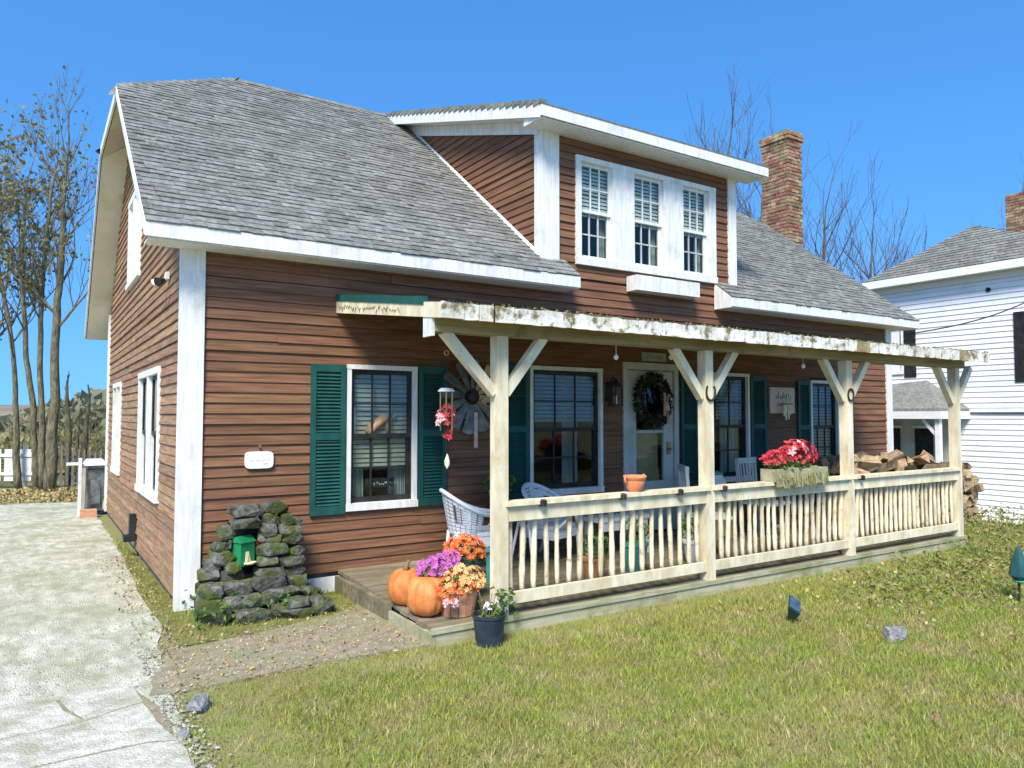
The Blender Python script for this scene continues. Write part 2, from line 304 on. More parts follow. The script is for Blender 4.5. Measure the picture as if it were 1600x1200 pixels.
sheet('moss_verge', [(-.16, -1.05), (1.0, -1.0), (1.46, -.5), (1.5, .1), (0.02, .1), (-.02, 4), (-.12, 4), (-.22, .5)], .014, M_MOSS, amp=.03, seed=3)
sheet('dirt_path', [(-.5, -2.02), (-.25, -1.15), (.3, -1.08), (1.1, -.85), (1.42, -.6), (1.42, -2.05), (.6, -1.96), (.1, -2.02)], .020, M_PATH, amp=.05, seed=5)
sheet('slab_bed', [(-2.3, -1.74), (-.54, -1.78), (-.42, -2.2), (-.42, -4.3), (-2.3, -4.3)], .0125, M_PATH, seed=11)
g_ = .011
for i, P in enumerate([[(-1.30 + g_, -1.58), (-.93 - g_, -1.70), (-.88 - g_, -1.95), (-.81 - g_, -2.205 + g_), (-1.30 + g_, -2.27 + g_)],
                       [(-.93 + g_, -1.70), (-.55, -1.62), (-.48, -2.06 + g_), (-.81 + g_, -2.205 + g_), (-.88 + g_, -1.95)],
                       [(-1.30 + g_, -2.27 - g_), (-.81, -2.205 - g_), (-.48, -2.06 - g_), (-.42, -2.75 + g_), (-.95, -2.70 + g_), (-1.30 + g_, -2.80 + g_)],
                       [(-2.3, -2.84 - g_), (-1.30, -2.80 - g_), (-.95, -2.70 - g_), (-.42, -2.75 - g_), (-.44, -4.3), (-2.3, -4.3)],
                       [(-2.3, -1.75), (-1.85, -1.52), (-1.30 - g_, -1.58), (-1.30 - g_, -2.80 + g_), (-2.3, -2.84 + g_)]]):
    s = sheet('concrete_slab', P, .0150 + .0006 * i, M_SLABC, th=.012, amp=.075, seed=11)
# grass blades ---------------------------------------------------------------
rs = np.random.RandomState(3)
def blades(name, mat, n, hmin, hmax, wid, seed, accept, xr=(-.5, 15.5), yr=(-5.7, .6), lean=.6):
    rs = np.random.RandomState(seed)
    p = np.stack([rs.uniform(xr[0], xr[1], n), rs.uniform(yr[0], yr[1], n)], 1)
    d = np.hypot(p[:, 0] + 1.11, p[:, 1] + 6.98)
    keep = rs.rand(n) < np.clip((5.2 / d) ** 1.15, 0, 1)
    keep &= np.array([accept(a, b) for a, b in p]) if n < 1 else accept(p[:, 0], p[:, 1])
    p = p[keep]; d = d[keep]; m = len(p)
    z = -.62 * (lambda t: t*t*(3-2*t))(np.clip((p[:, 0] - 11.6) / 3.2, 0, 1)) - .012
    h = rs.uniform(hmin, hmax, m); a = rs.rand(m) * 6.283; w = wid * rs.uniform(.6, 1.3, m) * np.clip(d / 5.0, 1, 2.2)
    la = rs.rand(m) * 6.283; le = h * lean * rs.rand(m)
    v = np.zeros((m, 3, 3), np.float32)
    v[:, 0, 0] = p[:, 0] - np.cos(a) * w; v[:, 0, 1] = p[:, 1] - np.sin(a) * w; v[:, 0, 2] = z
    v[:, 1, 0] = p[:, 0] + np.cos(a) * w; v[:, 1, 1] = p[:, 1] + np.sin(a) * w; v[:, 1, 2] = z
    v[:, 2, 0] = p[:, 0] + np.cos(la) * le; v[:, 2, 1] = p[:, 1] + np.sin(la) * le; v[:, 2, 2] = z + h
    me = bpy.data.meshes.new(name); me.vertices.add(3*m); me.vertices.foreach_set('co', v.ravel())
    me.loops.add(3*m); me.loops.foreach_set('vertex_index', np.arange(3*m, dtype=np.int32))
    me.polygons.add(m); me.polygons.foreach_set('loop_start', np.arange(0, 3*m, 3, dtype=np.int32)); me.polygons.foreach_set('loop_total', np.full(m, 3, np.int32))
    me.update(); me.validate(); me.materials.append(mat)
    o = bpy.data.objects.new(name, me); COL.objects.link(o); o['kind'] = 'stuff'; return o
def lawn_ok(x, y):
    deck = (x > 1.36) & (x < 9.25) & (y > -2.10)
    front = (y < -2.02 + .06 * np.sin(x * 7) - .03 * np.sin(x * 17)) | (x > 9.25)
    house = (x < 11.3) & (y > -.02)
    left = x > -.38 + .05 * np.sin(y * 5) + .04 * np.sin(y * 13)
    return front & left & ~deck & ~house
def patchy(x, y): return (np.sin(x*1.9 + 1.3*np.sin(y*2.3)) + np.sin(y*2.7 + x*.8) + np.sin(x*4.1 - y*3.3)*.6)
g1 = blades('lawn_grass', M_BLADE, 480000, .018, .055, .0036, 5, lawn_ok, lean=.9)
tag(g1, 'short yellowish green lawn grass in front of the porch', 'grass', kind='stuff')
rsx = np.random.RandomState(99)
g2 = blades('dry_grass', M_STRAW, 170000, .012, .035, .0030, 6, lambda x, y: lawn_ok(x, y) & (patchy(x, y) + rsx.rand(len(x))*2.2 > 1.3), lean=1.4)
tag(g2, 'dry straw coloured grass scattered through the lawn', 'grass', kind='stuff')
g4 = blades('grass_tufts', M_TUFT, 140000, .03, .062, .0044, 15, lambda x, y: lawn_ok(x, y) & (np.sin(x*5.3 + 2*np.sin(y*3.1)) + np.sin(y*6.1 - x*2.3) + np.sin(x*11 + y*9)*.7 > 1.1), lean=1.1)
tag(g4, 'longer bright green grass tufts dotted about the lawn', 'grass', kind='stuff')
def verge_ok(x, y):
    a = (x > -.12) & (x < 1.42) & (y > -.98 + .08*np.sin(x*6)) & (y < -.02)
    b = (x > -.17) & (x < -.02) & (y > 0) & (y < 4.5)
    return (a | b) & (rs.rand(len(x)) < .8)
g3 = blades('verge_grass', M_BLADE, 60000, .02, .07, .003, 8, verge_ok, xr=(-.2, 1.5), yr=(-1.1, 4.5))
tag(g3, 'weedy green grass growing along the foot of the house wall', 'grass', kind='stuff')

# ------------------------------------------------------------------ house
house = thing('house', (0, 0, 0), 'brown clapboard house with grey shingle roof, white trimmed dormer and brick chimney', 'house')
EXPO = .095
CLAP = MB().add([(0,-.026,.004),(1,-.026,.004),(1,-.011,.0975),(0,-.011,.0975),(0,.004,.006),(1,.004,.006),(1,.004,.0975),(0,.004,.0975)],
                [(0,1,2,3),(5,4,7,6),(0,4,5,1),(3,2,6,7),(0,3,7,4),(1,5,6,2)])
CLAP_F = CLAP.mesh('clapboard', M_SIDE); CLAP_L = CLAP.mesh('clapboard_pale', M_SIDEL)
def subtract(iv, holes):
    out = [iv]
    for a, b in holes:
        nx_ = []
        for s, e in out:
            if b <= s or a >= e: nx_.append((s, e)); continue
            if a > s: nx_.append((s, a))
            if b < e: nx_.append((b, e))
        out = nx_
    return [(s, e) for s, e in out if e - s > .02]
def clad_wall(name, T, z0, z1, ext, holes, clap, th=.14, mat=None, doff=0, jl=(2.2, 4.4), openings=None, skip=None):
    """ext(z) -> (u0,u1); holes = casing rectangles (u0,u1,z0,z1); openings = glazed openings cut through the sheathing"""
    mb = MB(T); ops = openings if openings is not None else holes
    zz = [z0 + i * .095 for i in range(int((z1 - z0) / .095) + 1)] + [z1]
    for h in ops: zz += [h[2], h[3]]
    zz = sorted(z for z in set(round(q, 4) for q in zz) if z0 <= z <= z1)
    for a, b in zip(zz[:-1], zz[1:]):
        m = (a + b) / 2
        for s, e in subtract(ext(m), [(h[0], h[1]) for h in ops if h[2] < m < h[3]]):
            mb.box((s, doff, a), (e, doff + th, b))
    wall = mb.build(name, M_SHEATH, house)
    z = z0
    while z < z1 - .03:
        m = z + EXPO * .5
        for s, e in subtract(ext(min(z + .06, z1)), [(h[0], h[1]) for h in holes if h[2] < m < h[3]]):
            if skip and skip(s, e, z): continue
            cuts = [s]; p = s + R.uniform(.8, jl[1])
            while p < e - .7: cuts.append(p); p += R.uniform(*jl)
            cuts.append(e)
            for a, b in zip(cuts[:-1], cuts[1:]):
                inst('clapboard', clap, wall, T @ TR((a + .0015, doff - R.uniform(0, .003), z + R.uniform(-.004, .004))) @ Matrix.Rotation(R.uniform(-.0012, .0012), 4, 'Y') @ SC(b - a - .003, R.uniform(.85, 1.25), 1))
        z += EXPO
    return wall
# casing rectangles (u0,u1,z0,z1)
WIN1 = (1.48, 2.24, .77, 2.21); WIN2 = (3.66, 4.74, .78, 2.28); DOOR = (5.08, 6.04, .2, 2.38); WIN3 = (6.42, 7.46, .79, 2.30); WIN4 = (8.87, 9.60, .79, 2.25)
DORW = (4.34, 6.80, 3.53, 4.87)
SW1 = (-2.90, -1.22, .82, 2.21); SW2 = (-6.20, -5.08, .84, 2.20); SW3 = (-4.48, -3.12, 3.44, 4.66)
def shr(w, c=.05): return (w[0] + c, w[1] - c, w[2] + c, w[3] - c)
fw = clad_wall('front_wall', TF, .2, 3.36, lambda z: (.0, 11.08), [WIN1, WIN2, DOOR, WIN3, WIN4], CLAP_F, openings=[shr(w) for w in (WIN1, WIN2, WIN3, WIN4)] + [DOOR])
dw = clad_wall('dormer_front_wall', TF, 3.36, 5.12, lambda z: (3.87, 7.18), [DORW], CLAP_F, openings=[shr(DORW)])
def gable_ext(z):
    yf = max(0.0, (z - 3.43) / .756); yr = 7.3 if z < 3.49 else 7.3 - (z - 3.49) / .9
    return (-yr, -yf)
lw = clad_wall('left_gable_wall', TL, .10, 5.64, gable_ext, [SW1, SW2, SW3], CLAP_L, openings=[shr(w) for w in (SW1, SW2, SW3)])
# dormer left cheek (faces -x): region between main roof and dormer roof
def cheek_ext(z):
    y0 = .02; yb = (z - 3.32) / .756 - .32 + .03
    y1 = max(0.02, (z - 5.21 + .13) / .315 - .35)      # above the dormer eave the cheek starts where the dormer roof passes
    return (-yb, -max(y0, y1 - .0))
TC = TR((3.86, 0, 0)) @ TL
ck = clad_wall('dormer_cheek_wall', TC, 3.60, 6.3, cheek_ext, [], CLAP_F, th=.1)
mb = MB(TR((7.18, 0, 0)))
mb.add([(0, .02, 3.5), (0, 3.9, 6.45), (0, .02, 5.2), (-.12, .02, 3.5), (-.12, 3.9, 6.45), (-.12, .02, 5.2)], [(0,1,2),(5,4,3),(0,3,4,1),(1,4,5,2),(2,5,3,0)]); mb.build('dormer_far_cheek', M_SIDE, house)
# other two walls
mb = MB(); mb.prism([(11.08, 0, 0), (11.08, 7.3, 0), (11.08, 7.3, 3.4), (11.08, 5.0, 5.5), (11.08, 2.8, 5.5), (11.08, 0, 3.38)], [(10.94, 0, 0), (10.94, 7.3, 0), (10.94, 7.3, 3.4), (10.94, 5.0, 5.5), (10.94, 2.8, 5.5), (10.94, 0, 3.38)])
mb.build('right_gable_wall', M_SIDE, house)
MB().box((.14, 7.16, 0), (10.94, 7.3, 3.5)).build('rear_wall', M_SIDE, house)
MB().box((.02, .012, -.1), (11.06, 7.28, .19)).build('foundation', M_CONC, house)
# white trim
def trim(name, a, b, T=None, mat=None, parent=None): return MB(T).box(a, b).build(name, mat or M_WHITE, parent or house)
trim('corner_board', (-.048, -.048, .02), (.155, .03, 3.38)); trim('corner_board', (10.96, -.048, .2), (11.115, .03, 3.36))
trim('corner_board', (-.048, 7.16, .10), (.02, 7.335, 3.42))
trim('corner_board', (3.82, -.048, 3.50), (4.08, .10, 5.10)); trim('corner_board', (7.06, -.048, 3.45), (7.215, .10, 5.12))
trim('skirt_board', (1.06, -.05, -.01), (1.43, -.012, .155))
# roof --------------------------------------------------------------------
def zf(y): return 3.32 + .756 * (y + .32)
def zr(y): return 6.586 - .9 * (y - 4.0)
rb = MB()
def slab(poly, fz, th=.12): rb.prism([(x, y, fz(x, y) - th) for x, y in poly], [(x, y, fz(x, y)) for x, y in poly])
PL = [(-.35, -.32), (4.15, -.32), (4.15, -.001), (3.88, -.001), (3.88, 4.0), (1.27, 4.0), (-.35, 2.675)]
PR = [(6.78, -.32), (11.45, -.32), (11.45, 2.675), (9.83, 4.0), (7.17, 4.0), (7.17, -.001), (6.78, -.001)]
slab(PL, lambda x, y: zf(y)); slab(PR, lambda x, y: zf(y))
slab([(1.27, 4.0), (9.83, 4.0), (11.45, 5.112), (11.45, 7.8), (-.35, 7.8), (-.35, 5.112)], lambda x, y: zr(y))
slab([(-.35, 2.675), (1.27, 4.0), (-.35, 5.112)], lambda x, y: 5.585 + (x + .35) * .618)
slab([(11.45, 2.675), (11.45, 5.112), (9.83, 4.0)], lambda x, y: 5.585 + (11.45 - x) * .618)
roof = rb.build('roof', M_ROOFDK, house)
# soffit boards under the left gable overhang, cream
sb = MB()
def soff(p): # list of xyz top corners, 12 mm boards just under slab
    sb.prism([(x, y, z - .020) for x, y, z in p], [(x, y, z - .003) for x, y, z in p])
soff([(-.34, -.30, zf(-.30) - .12), (.0, -.30, zf(-.30) - .12), (.0, 2.9, zf(2.9) - .12), (-.34, 2.675, zf(2.675) - .12)])
soff([(-.34, 2.68, 5.465), (.0, 2.95, 5.465 + .21), (.0, 4.88, 5.465 + .21), (-.34, 5.1, 5.465)])
soff([(-.34, 5.11, zr(5.11) - .12), (.0, 4.9, zr(4.9) - .12), (.0, 7.79, zr(7.79) - .12), (-.34, 7.79, zr(7.79) - .12)])
sb.build('soffit', M_CREAM, roof)
def plank(name, pts, mat=None, parent=None):   # vertical board from (p,q) line with drop h and thickness vector
    (p, q, h, t) = pts; p = Vector(p); q = Vector(q); t = Vector(t); dz = Vector((0, 0, h))
    return MB().prism([p - dz, q - dz, q - dz + t, p - dz + t], [p, q, q + t, p + t]).build(name, mat or M_WHITE, parent or roof)
plank('fascia', ((-.36, -.322, 3.305), (4.16, -.322, 3.305), .125, (0, -.024, 0)))
plank('fascia', ((6.77, -.322, 3.305), (11.46, -.322, 3.305), .125, (0, -.024, 0)))
MB().box((-.34, -.318, 3.168), (4.15, -.03, 3.182)).build('soffit', M_WHITE, roof); MB().box((6.78, -.318, 3.168), (11.44, -.03, 3.182)).build('soffit', M_WHITE, roof)
MB().prism([(4.152, -.32, 3.17), (4.152, -.03, 3.17), (4.152, -.03, zf(-.03) - .01), (4.152, -.32, zf(-.32) - .01)], [(4.17, -.32, 3.17), (4.17, -.03, 3.17), (4.17, -.03, zf(-.03) - .01), (4.17, -.32, zf(-.32) - .01)]).build('eave_return', M_WHITE, roof)
MB().prism([(6.76, -.32, 3.17), (6.76, -.03, 3.17), (6.76, -.03, zf(-.03) - .01), (6.76, -.32, zf(-.32) - .01)], [(6.778, -.32, 3.17), (6.778, -.03, 3.17), (6.778, -.03, zf(-.03) - .01), (6.778, -.32, zf(-.32) - .01)]).build('eave_return', M_WHITE, roof)
plank('barge_board', ((-.352, -.32, zf(-.32) - .012), (-.352, 2.675, 5.573), .12, (-.022, 0, 0)))
plank('barge_board', ((-.352, 2.675, 5.573), (-.352, 5.112, 5.573), .12, (-.022, 0, 0)))
plank('barge_board', ((-.352, 5.112, 5.573), (-.352, 7.8, zr(7.8) - .012), .12, (-.022, 0, 0)))
plank('barge_board', ((11.452, -.32, zf(-.32) - .012), (11.452, 2.675, 5.573), .12, (.022, 0, 0)))
# dormer roof
def zd(y): return 5.21 + .3165 * (y + .35)
db = MB(); dp = [(3.60, -.35), (7.50, -.35), (7.50, 3.98), (3.60, 3.98)]
db.prism([(x, y, zd(y) - .05) for x, y in dp], [(x, y, zd(y)) for x, y in dp]); droof = db.build('dormer_roof', M_ROOFDK, house)
plank('fascia', ((3.585, -.352, 5.205), (7.515, -.352, 5.205), .135, (0, -.024, 0)), parent=droof)
plank('fascia', ((3.597, -.35, zd(-.35) - .006), (3.597, 3.98, zd(3.98) - .006), .155, (-.022, 0, 0)), parent=droof)
plank('fascia', ((7.503, -.35, zd(-.35) - .006), (7.503, 3.98, zd(3.98) - .006), .155, (.022, 0, 0)), parent=droof)
MB().prism([(3.60, -.35, 5.05), (7.50, -.35, 5.05), (7.50, .0, 5.06), (3.60, .0, 5.06)], [(3.60, -.35, 5.065), (7.50, -.35, 5.065), (7.50, .0, 5.075), (3.60, .0, 5.075)]).build('soffit', M_WHITE, droof)
MB().prism([(3.60, .0, zd(0) - .152), (3.84, .0, zd(0) - .152), (3.84, 3.9, zd(3.9) - .152), (3.60, 3.9, zd(3.9) - .152)], [(3.60, .0, zd(0) - .14), (3.84, .0, zd(0) - .14), (3.84, 3.9, zd(3.9) - .14), (3.60, 3.9, zd(3.9) - .14)]).build('soffit', M_WHITE, droof)
plank('frieze_board', ((3.822, .0, zd(0) - .155), (3.822, 3.6, zd(3.6) - .155), .15, (-.018, 0, 0)), parent=droof)
MB().prism([(3.602, -.35, 5.052), (3.602, .0, 5.062), (3.602, .0, zd(0) - .14), (3.602, -.35, 5.07)], [(3.616, -.35, 5.052), (3.616, .0, 5.062), (3.616, .0, zd(0) - .14), (3.616, -.35, 5.07)]).build('soffit_return', M_WHITE, droof)
MB().box((3.617, -.012, 5.076), (3.819, .0, zd(0) - .153)).build('soffit_return', M_WHITE, droof)
# shingle edge course on the dormer roof
sh = MB(); x = 3.57
while x < 7.5:
    w = R.uniform(.15, .3); w = min(w, 7.53 - x)
    for k in range(3):
        yy = -.385 + k * .13
        sh.add([(x+.003, yy, zd(yy)+.004), (x+w-.003, yy, zd(yy)+.004), (x+w-.003, yy+.16, zd(yy+.16)+.003), (x+.003, yy+.16, zd(yy+.16)+.003), (x+.003, yy, zd(yy)+.014), (x+w-.003, yy, zd(yy)+.014), (x+w-.003, yy+.16, zd(yy+.16)+.006), (x+.003, yy+.16, zd(yy+.16)+.006)], [(0,3,2,1),(4,5,6,7),(0,1,5,4),(1,2,6,5),(2,3,7,6),(3,0,4,7)])
    x += w
for k in range(30):
    yy = -.38 + k * .145; sh.box((3.565, yy, zd(yy) + .003), (3.66, yy + .14, zd(yy) + .05))
sh.build('dormer_shingles', M_SHINGLE, droof, kind='stuff')
# shingles ------------------------------------------------------------------
SV = Vector((0, 1, .756)).normalized(); SN = Vector((0, -.756, 1)).normalized(); SX = Vector((1, 0, 0))
ROW = .106; TABL = .15; TH = .013
def tab_verts(w): return [(0, 0, .004), (w, 0, .004), (w, TABL, .001), (0, TABL, .001), (0, 0, .004 + TH), (w, 0, .004 + TH), (w, TABL, .006), (0, TABL, .006)]
TABF = [(4,5,6,7), (0,1,5,4), (1,2,6,5), (3,0,4,7)]
TABM = MB().add(tab_verts(1), TABF).mesh('shingle_tab', M_SHINGLE_I)
def poly_x(poly, y):
    xs_ = []
    for i in range(len(poly)):
        a = poly[i]; b = poly[(i+1) % len(poly)]
        if (a[1] <= y < b[1]) or (b[1] <= y < a[1]): xs_.append(a[0] + (b[0]-a[0]) * (y-a[1]) / (b[1]-a[1]))
    return (min(xs_), max(xs_)) if len(xs_) >= 2 else None
tabs = []
for poly, side in ((PL, 0), (PR, 1)):
    r = 0
    while True:
        y = -.345 + r * ROW * SV.y
        if y > 3.93: break
        e = poly_x(poly, max(y + .03, -.31))
        if e:
            a, b = e; a -= .02 if (side == 0 or y < 0) else 0; b += .02 if (side == 1 or y < 0) else 0
            x = a - R.uniform(0, .2)
            while x < b:
                w = R.choice((.10, .13, .17, .21, .27)); s = max(x, a); t = min(x + w, b)
                if t - s > .02: tabs.append((s, t, y, zf(y), (r % 2) * .0))
                x += w
        r += 1
camp = cam.location
tabs.sort(key=lambda q: (Vector(((q[0]+q[1])/2, q[2], q[3])) - camp).length / math.sqrt(q[1] - q[0]))
stuff = MB()
for i, (s, t, y, z, _) in enumerate(tabs):
    j = R.uniform(-.008, .008)
    Fm = frame((s + .0015, y + j * SV.y, z + j * SV.z), SX, SV, SN)
    if i < 290: inst('shingle', TABM, roof, Fm @ SC(t - s - .003, 1, R.uniform(.9, 1.5)))
    else:
        stuff.T = Fm @ SC(1, 1, R.uniform(.9, 1.5)); stuff.add(tab_verts(t - s - .003), TABF)
stuff.T = None
# hip and ridge caps
def caps(p, q, w=.13):
    p = Vector(p); q = Vector(q); n = max(2, int((q - p).length / .14)); d = (q - p) / n
    for k in range(n):
        a = p + d * k; b = p + d * (k + 1.25); s_ = d.cross(Vector((0, 0, 1))).normalized() * w; u = Vector((0, 0, .018)); dn = Vector((0, 0, -.075))
        stuff.add([a - s_ + dn, a + u + Vector((0, 0, .008)), a + s_ + dn, b - s_ + dn, b + u, b + s_ + dn, a - s_ + dn * 1.3, a + s_ + dn * 1.3], [(0,1,4,3), (1,2,5,4), (0,6,7,2,1)])
caps((-.36, 2.66, 5.58), (1.27, 4.0, 6.586)); caps((1.27, 4.0, 6.586), (9.83, 4.0, 6.586)); caps((11.46, 2.66, 5.58), (9.83, 4.0, 6.586)); caps((-.36, 5.112, 5.585), (1.27, 4, 6.586))
stuff.build('shingles', M_SHINGLE, roof, kind='stuff')
# step flashing along dormer cheek
MB().prism([(3.83, .0, zf(0) + .012), (3.80, .0, zf(0) + .012), (3.80, 3.7, zf(3.7) + .012), (3.83, 3.7, zf(3.7) + .012)], [(3.83, .0, zf(0) + .05), (3.826, .0, zf(0) + .05), (3.826, 3.7, zf(3.7) + .05), (3.83, 3.7, zf(3.7) + .05)]).build('flashing', M_WHITE, roof)
# chimney ---------------------------------------------------------------------
CX0, CX1, CY0, CY1, CZ0, CZ1 = 11.48, 11.95, 2.20, 2.84, 0, 7.42
chim = MB().box((CX0 + .012, CY0 + .012, -.2), (CX1 - .012, CY1 - .012, CZ1 - .03)).build('chimney', M_MORTAR, house)
BR = MB().add([(0,0,0),(1,0,0),(1,1,0),(0,1,0),(.015,.06,1),(.985,.04,.96),(.985,.96,1.0),(.015,.94,.97)], [(0,3,2,1),(4,5,6,7),(0,1,5,4),(1,2,6,5),(2,3,7,6),(3,0,4,7)]).mesh('brick', M_BRICK)
rest = MB()
nz = 0; z = 4.7
while z < CZ1 - .02:
    o = (nz % 2) * .1; top = z > CZ1 - .19; ex = .028 if top else 0
    def run(a, b):
        p = a - o * 1.0; out = []
        while p < b:
            s = max(p, a); t = min(p + .205, b)
            if t - s > .04: out.append((s, t))
            p += .215
        return out
    for s, t in run(CX0 - ex, CX1 + ex): inst('brick', BR, chim, TR((s, CY0 - ex - R.uniform(0, .014), z + R.uniform(-.004, .004))) @ Matrix.Rotation(R.uniform(-.03, .03), 4, 'Y') @ SC(t - s, .09, .060))
    for s, t in run(CY0 - ex + .09, CY1 + ex): inst('brick', BR, chim, TR((CX0 - ex - R.uniform(0, .014), s, z + R.uniform(-.004, .004))) @ Matrix.Rotation(R.uniform(-.03, .03), 4, 'X') @ SC(.09, t - s, .060))
    for s, t in run(CX0 + .09, CX1 + ex): rest.box((s, CY1 + ex - .09, z), (t, CY1 + ex, z + .06))
    for s, t in run(CY0 + .09, CY1 + ex - .09): rest.box((CX1 + ex - .09, s, z), (CX1 + ex, t, z + .06))
    z += .072; nz += 1
rest.build('far_side_bricks', M_BRICK, chim, kind='stuff')
cr = MB(); n_ = 6
for i in range(n_):
    for j in range(n_):
        x = CX0 + (CX1 - CX0) * i / n_; y = CY0 + (CY1 - CY0) * j / n_
        h = .07 * (1 - max(abs(i - 2.5), abs(j - 2.5)) / 3.4) + R.uniform(0, .035)
        cr.box((x, y, CZ1 - .04), (x + (CX1-CX0)/n_, y + (CY1-CY0)/n_, CZ1 + .01 + h))
cr.build('mortar_cap', M_MORTAR, chim)

# ------------------------------------------------------------------ windows
PANE = MB().box((0, 0, 0), (1, 1, 1)).mesh('pane', M_GLASS)
def window(T, rect, casing=.045, sillh=.07, sash_mat=None, grid=(3, 2), mull=None, blind=None, stile=.045, muntin=.016, case_mat=None, parent=None, apron=0, curtain=None, hood=0, lower_mat=None):
    parent = parent or house; cm = case_mat or M_WHITE; sm_ = sash_mat or M_BLACK
    u0, u1, z0, z1 = rect; c = MB(T)
    c.box((u0, -.045, z0 + sillh), (u0 + casing, .05, z1 - casing)); c.box((u1 - casing, -.045, z0 + sillh), (u1, .05, z1 - casing)); c.box((u0, -.050, z1 - casing), (u1, .05, z1))
    lights = [(u0 + casing, u1 - casing)]
    if mull:
        lights = mull; e = [u0 + casing] + [q for l in mull for q in l] + [u1 - casing]
        for a, b in zip(e[0::2], e[1::2]):
            if b - a > .005: c.box((a, -.046, z0 + sillh), (b, .05, z1 - casing))
    w = c.build('window', cm, parent)
    MB(T).box((u0 - .005, -.062, z0), (u1 + .005, .05, z0 + sillh)).build('sill', cm, w)
    zb = z0 + sillh; zt = z1 - casing; zm = (zb + zt) / 2
    for (a, b) in lights:
        for k, (s0, s1, d) in enumerate(((zm - .02, zt, .0), (zb, zm + .02, .028))):
            m_ = sm_ if (k == 0 or not lower_mat) else sm_
            s = MB(T); s.box((a, d, s0), (a + stile, d + .026, s1)); s.box((b - stile, d, s0), (b, d + .026, s1))
            s.box((a + stile, d, s0), (b - stile, d + .026, s0 + stile * (.9 if k == 0 else 1.2))); s.box((a + stile, d, s1 - stile), (b - stile, d + .026, s1))
            g0, g1 = a + stile, b - stile; h0, h1 = s0 + stile * (.9 if k == 0 else 1.2), s1 - stile
            sash = s.build('sash', m_, w)
            mm = MB(T); nc, nr = grid
            for i in range(1, nc): q = g0 + (g1 - g0) * i / nc; mm.box((q - muntin/2, d + .004, h0), (q + muntin/2, d + .022, h1))
            for j in range(1, nr):
                q = h0 + (h1 - h0) * j / nr
                for i in range(nc):
                    mm.box((g0 + (g1-g0)*i/nc + muntin/2*(i > 0), d + .005, q - muntin/2), (g0 + (g1-g0)*(i+1)/nc - muntin/2*(i < nc-1), d + .021, q + muntin/2))
            if mm.v: mm.build('muntin', (lower_mat if (k == 1 and lower_mat) else m_), w)
            for i in range(nc):
                for j in range(nr):
                    inst('pane', PANE, w, T @ TR((g0 + (g1-g0)*i/nc, d + .011, h0 + (h1-h0)*j/nr)) @ SC((g1-g0)/nc, .004, (h1-h0)/nr))
        if blind:
            bb = MB(T); z = zt - .02
            while z > zb + (zt - zb) * (1 - blind):
                bb.add([(a+.01, .060, z - .018), (b-.01, .060, z - .018), (b-.01, .070, z + .018), (a+.01, .070, z + .018)], [(0,1,2,3)]); z -= .047
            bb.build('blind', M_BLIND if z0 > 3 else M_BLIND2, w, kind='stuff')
        if curtain:
            cb = MB(T); n = 26
            for (s_, e_) in curtain:
                pu = [(a + (b-a)*(s_ + (e_-s_)*i/n), .14 + .018*math.sin(i*1.7)) for i in range(n+1)]
                for (p, q) in zip(pu[:-1], pu[1:]): cb.add([(p[0], p[1], zb), (q[0], q[1], zb), (q[0], q[1], zt), (p[0], p[1], zt)], [(0,1,2,3)])
            cb.build('curtain', M_CURT, w)
    return w
def shutter(T, u0, u1, z0, z1):
    s = MB(T); st = .05; zm = z0 + (z1 - z0) * .52
    for a, b in ((u0, u0 + st), (u1 - st, u1)): s.box((a, -.055, z0), (b, -.026, z1))
    for a, b in ((z0, z0 + .08), (zm - .035, zm + .035), (z1 - .07, z1)): s.box((u0 + st, -.054, a), (u1 - st, -.027, b))
    o = s.build('shutter', M_TEAL, house); l = MB(T)
    for a, b in ((z0 + .08, zm - .035), (zm + .035, z1 - .07)):
        z = a + .008
        while z < b - .01: l.add([(u0+st, -.052, z), (u1-st, -.052, z), (u1-st, -.030, z+.026), (u0+st, -.030, z+.026), (u0+st, -.047, z-.004), (u1-st, -.047, z-.004), (u1-st, -.025, z+.022), (u0+st, -.025, z+.022)], [(0,1,2,3),(4,7,6,5),(0,4,5,1)]); z += .034
    l.build('louvre_slats', M_TEAL, o, kind='stuff')
window(TF, WIN1, blind=.75, curtain=[(0, .3), (.72, 1)]); shutter(TF, 1.12, 1.465, .75, 2.20); shutter(TF, 2.255, 2.58, .77, 2.22)
window(TF, WIN2, blind=.45, curtain=[(0, .12), (.55, .78)]); shutter(TF, 3.29, 3.645, .76, 2.28)
window(TF, WIN3, blind=.45, curtain=[(0, .2), (.6, 1)]); shutter(TF, 6.08, 6.405, .77, 2.28); shutter(TF, 7.475, 7.82, .77, 2.28)
window(TF, WIN4, blind=.9); shutter(TF, 8.55, 8.855, .76, 2.24); shutter(TF, 9.615, 9.94, .76, 2.24)
window(TF, DORW, casing=.065, sillh=.09, sash_mat=M_WHITE, mull=[(4.42, 4.92), (5.28, 5.80), (6.16, 6.66)], blind=.55, stile=.04, muntin=.018, curtain=[(0, .25), (.8, 1)], lower_mat=M_CURT)
window(TL, SW1, casing=.07, mull=[(-2.83, -2.10), (-2.02, -1.29)], sash_mat=M_BLACK, grid=(1, 1), curtain=[(0, .3)])
window(TL, SW2, casing=.07, mull=[(-6.13, -5.68), (-5.60, -5.15)], sash_mat=M_BLACK, grid=(1, 1), curtain=[(0, .4)])
window(TL, SW3, casing=.09, mull=[(-4.35, -3.9), (-3.7, -3.25)], sash_mat=M_WHITE, grid=(1, 1), curtain=[(0, 1)])
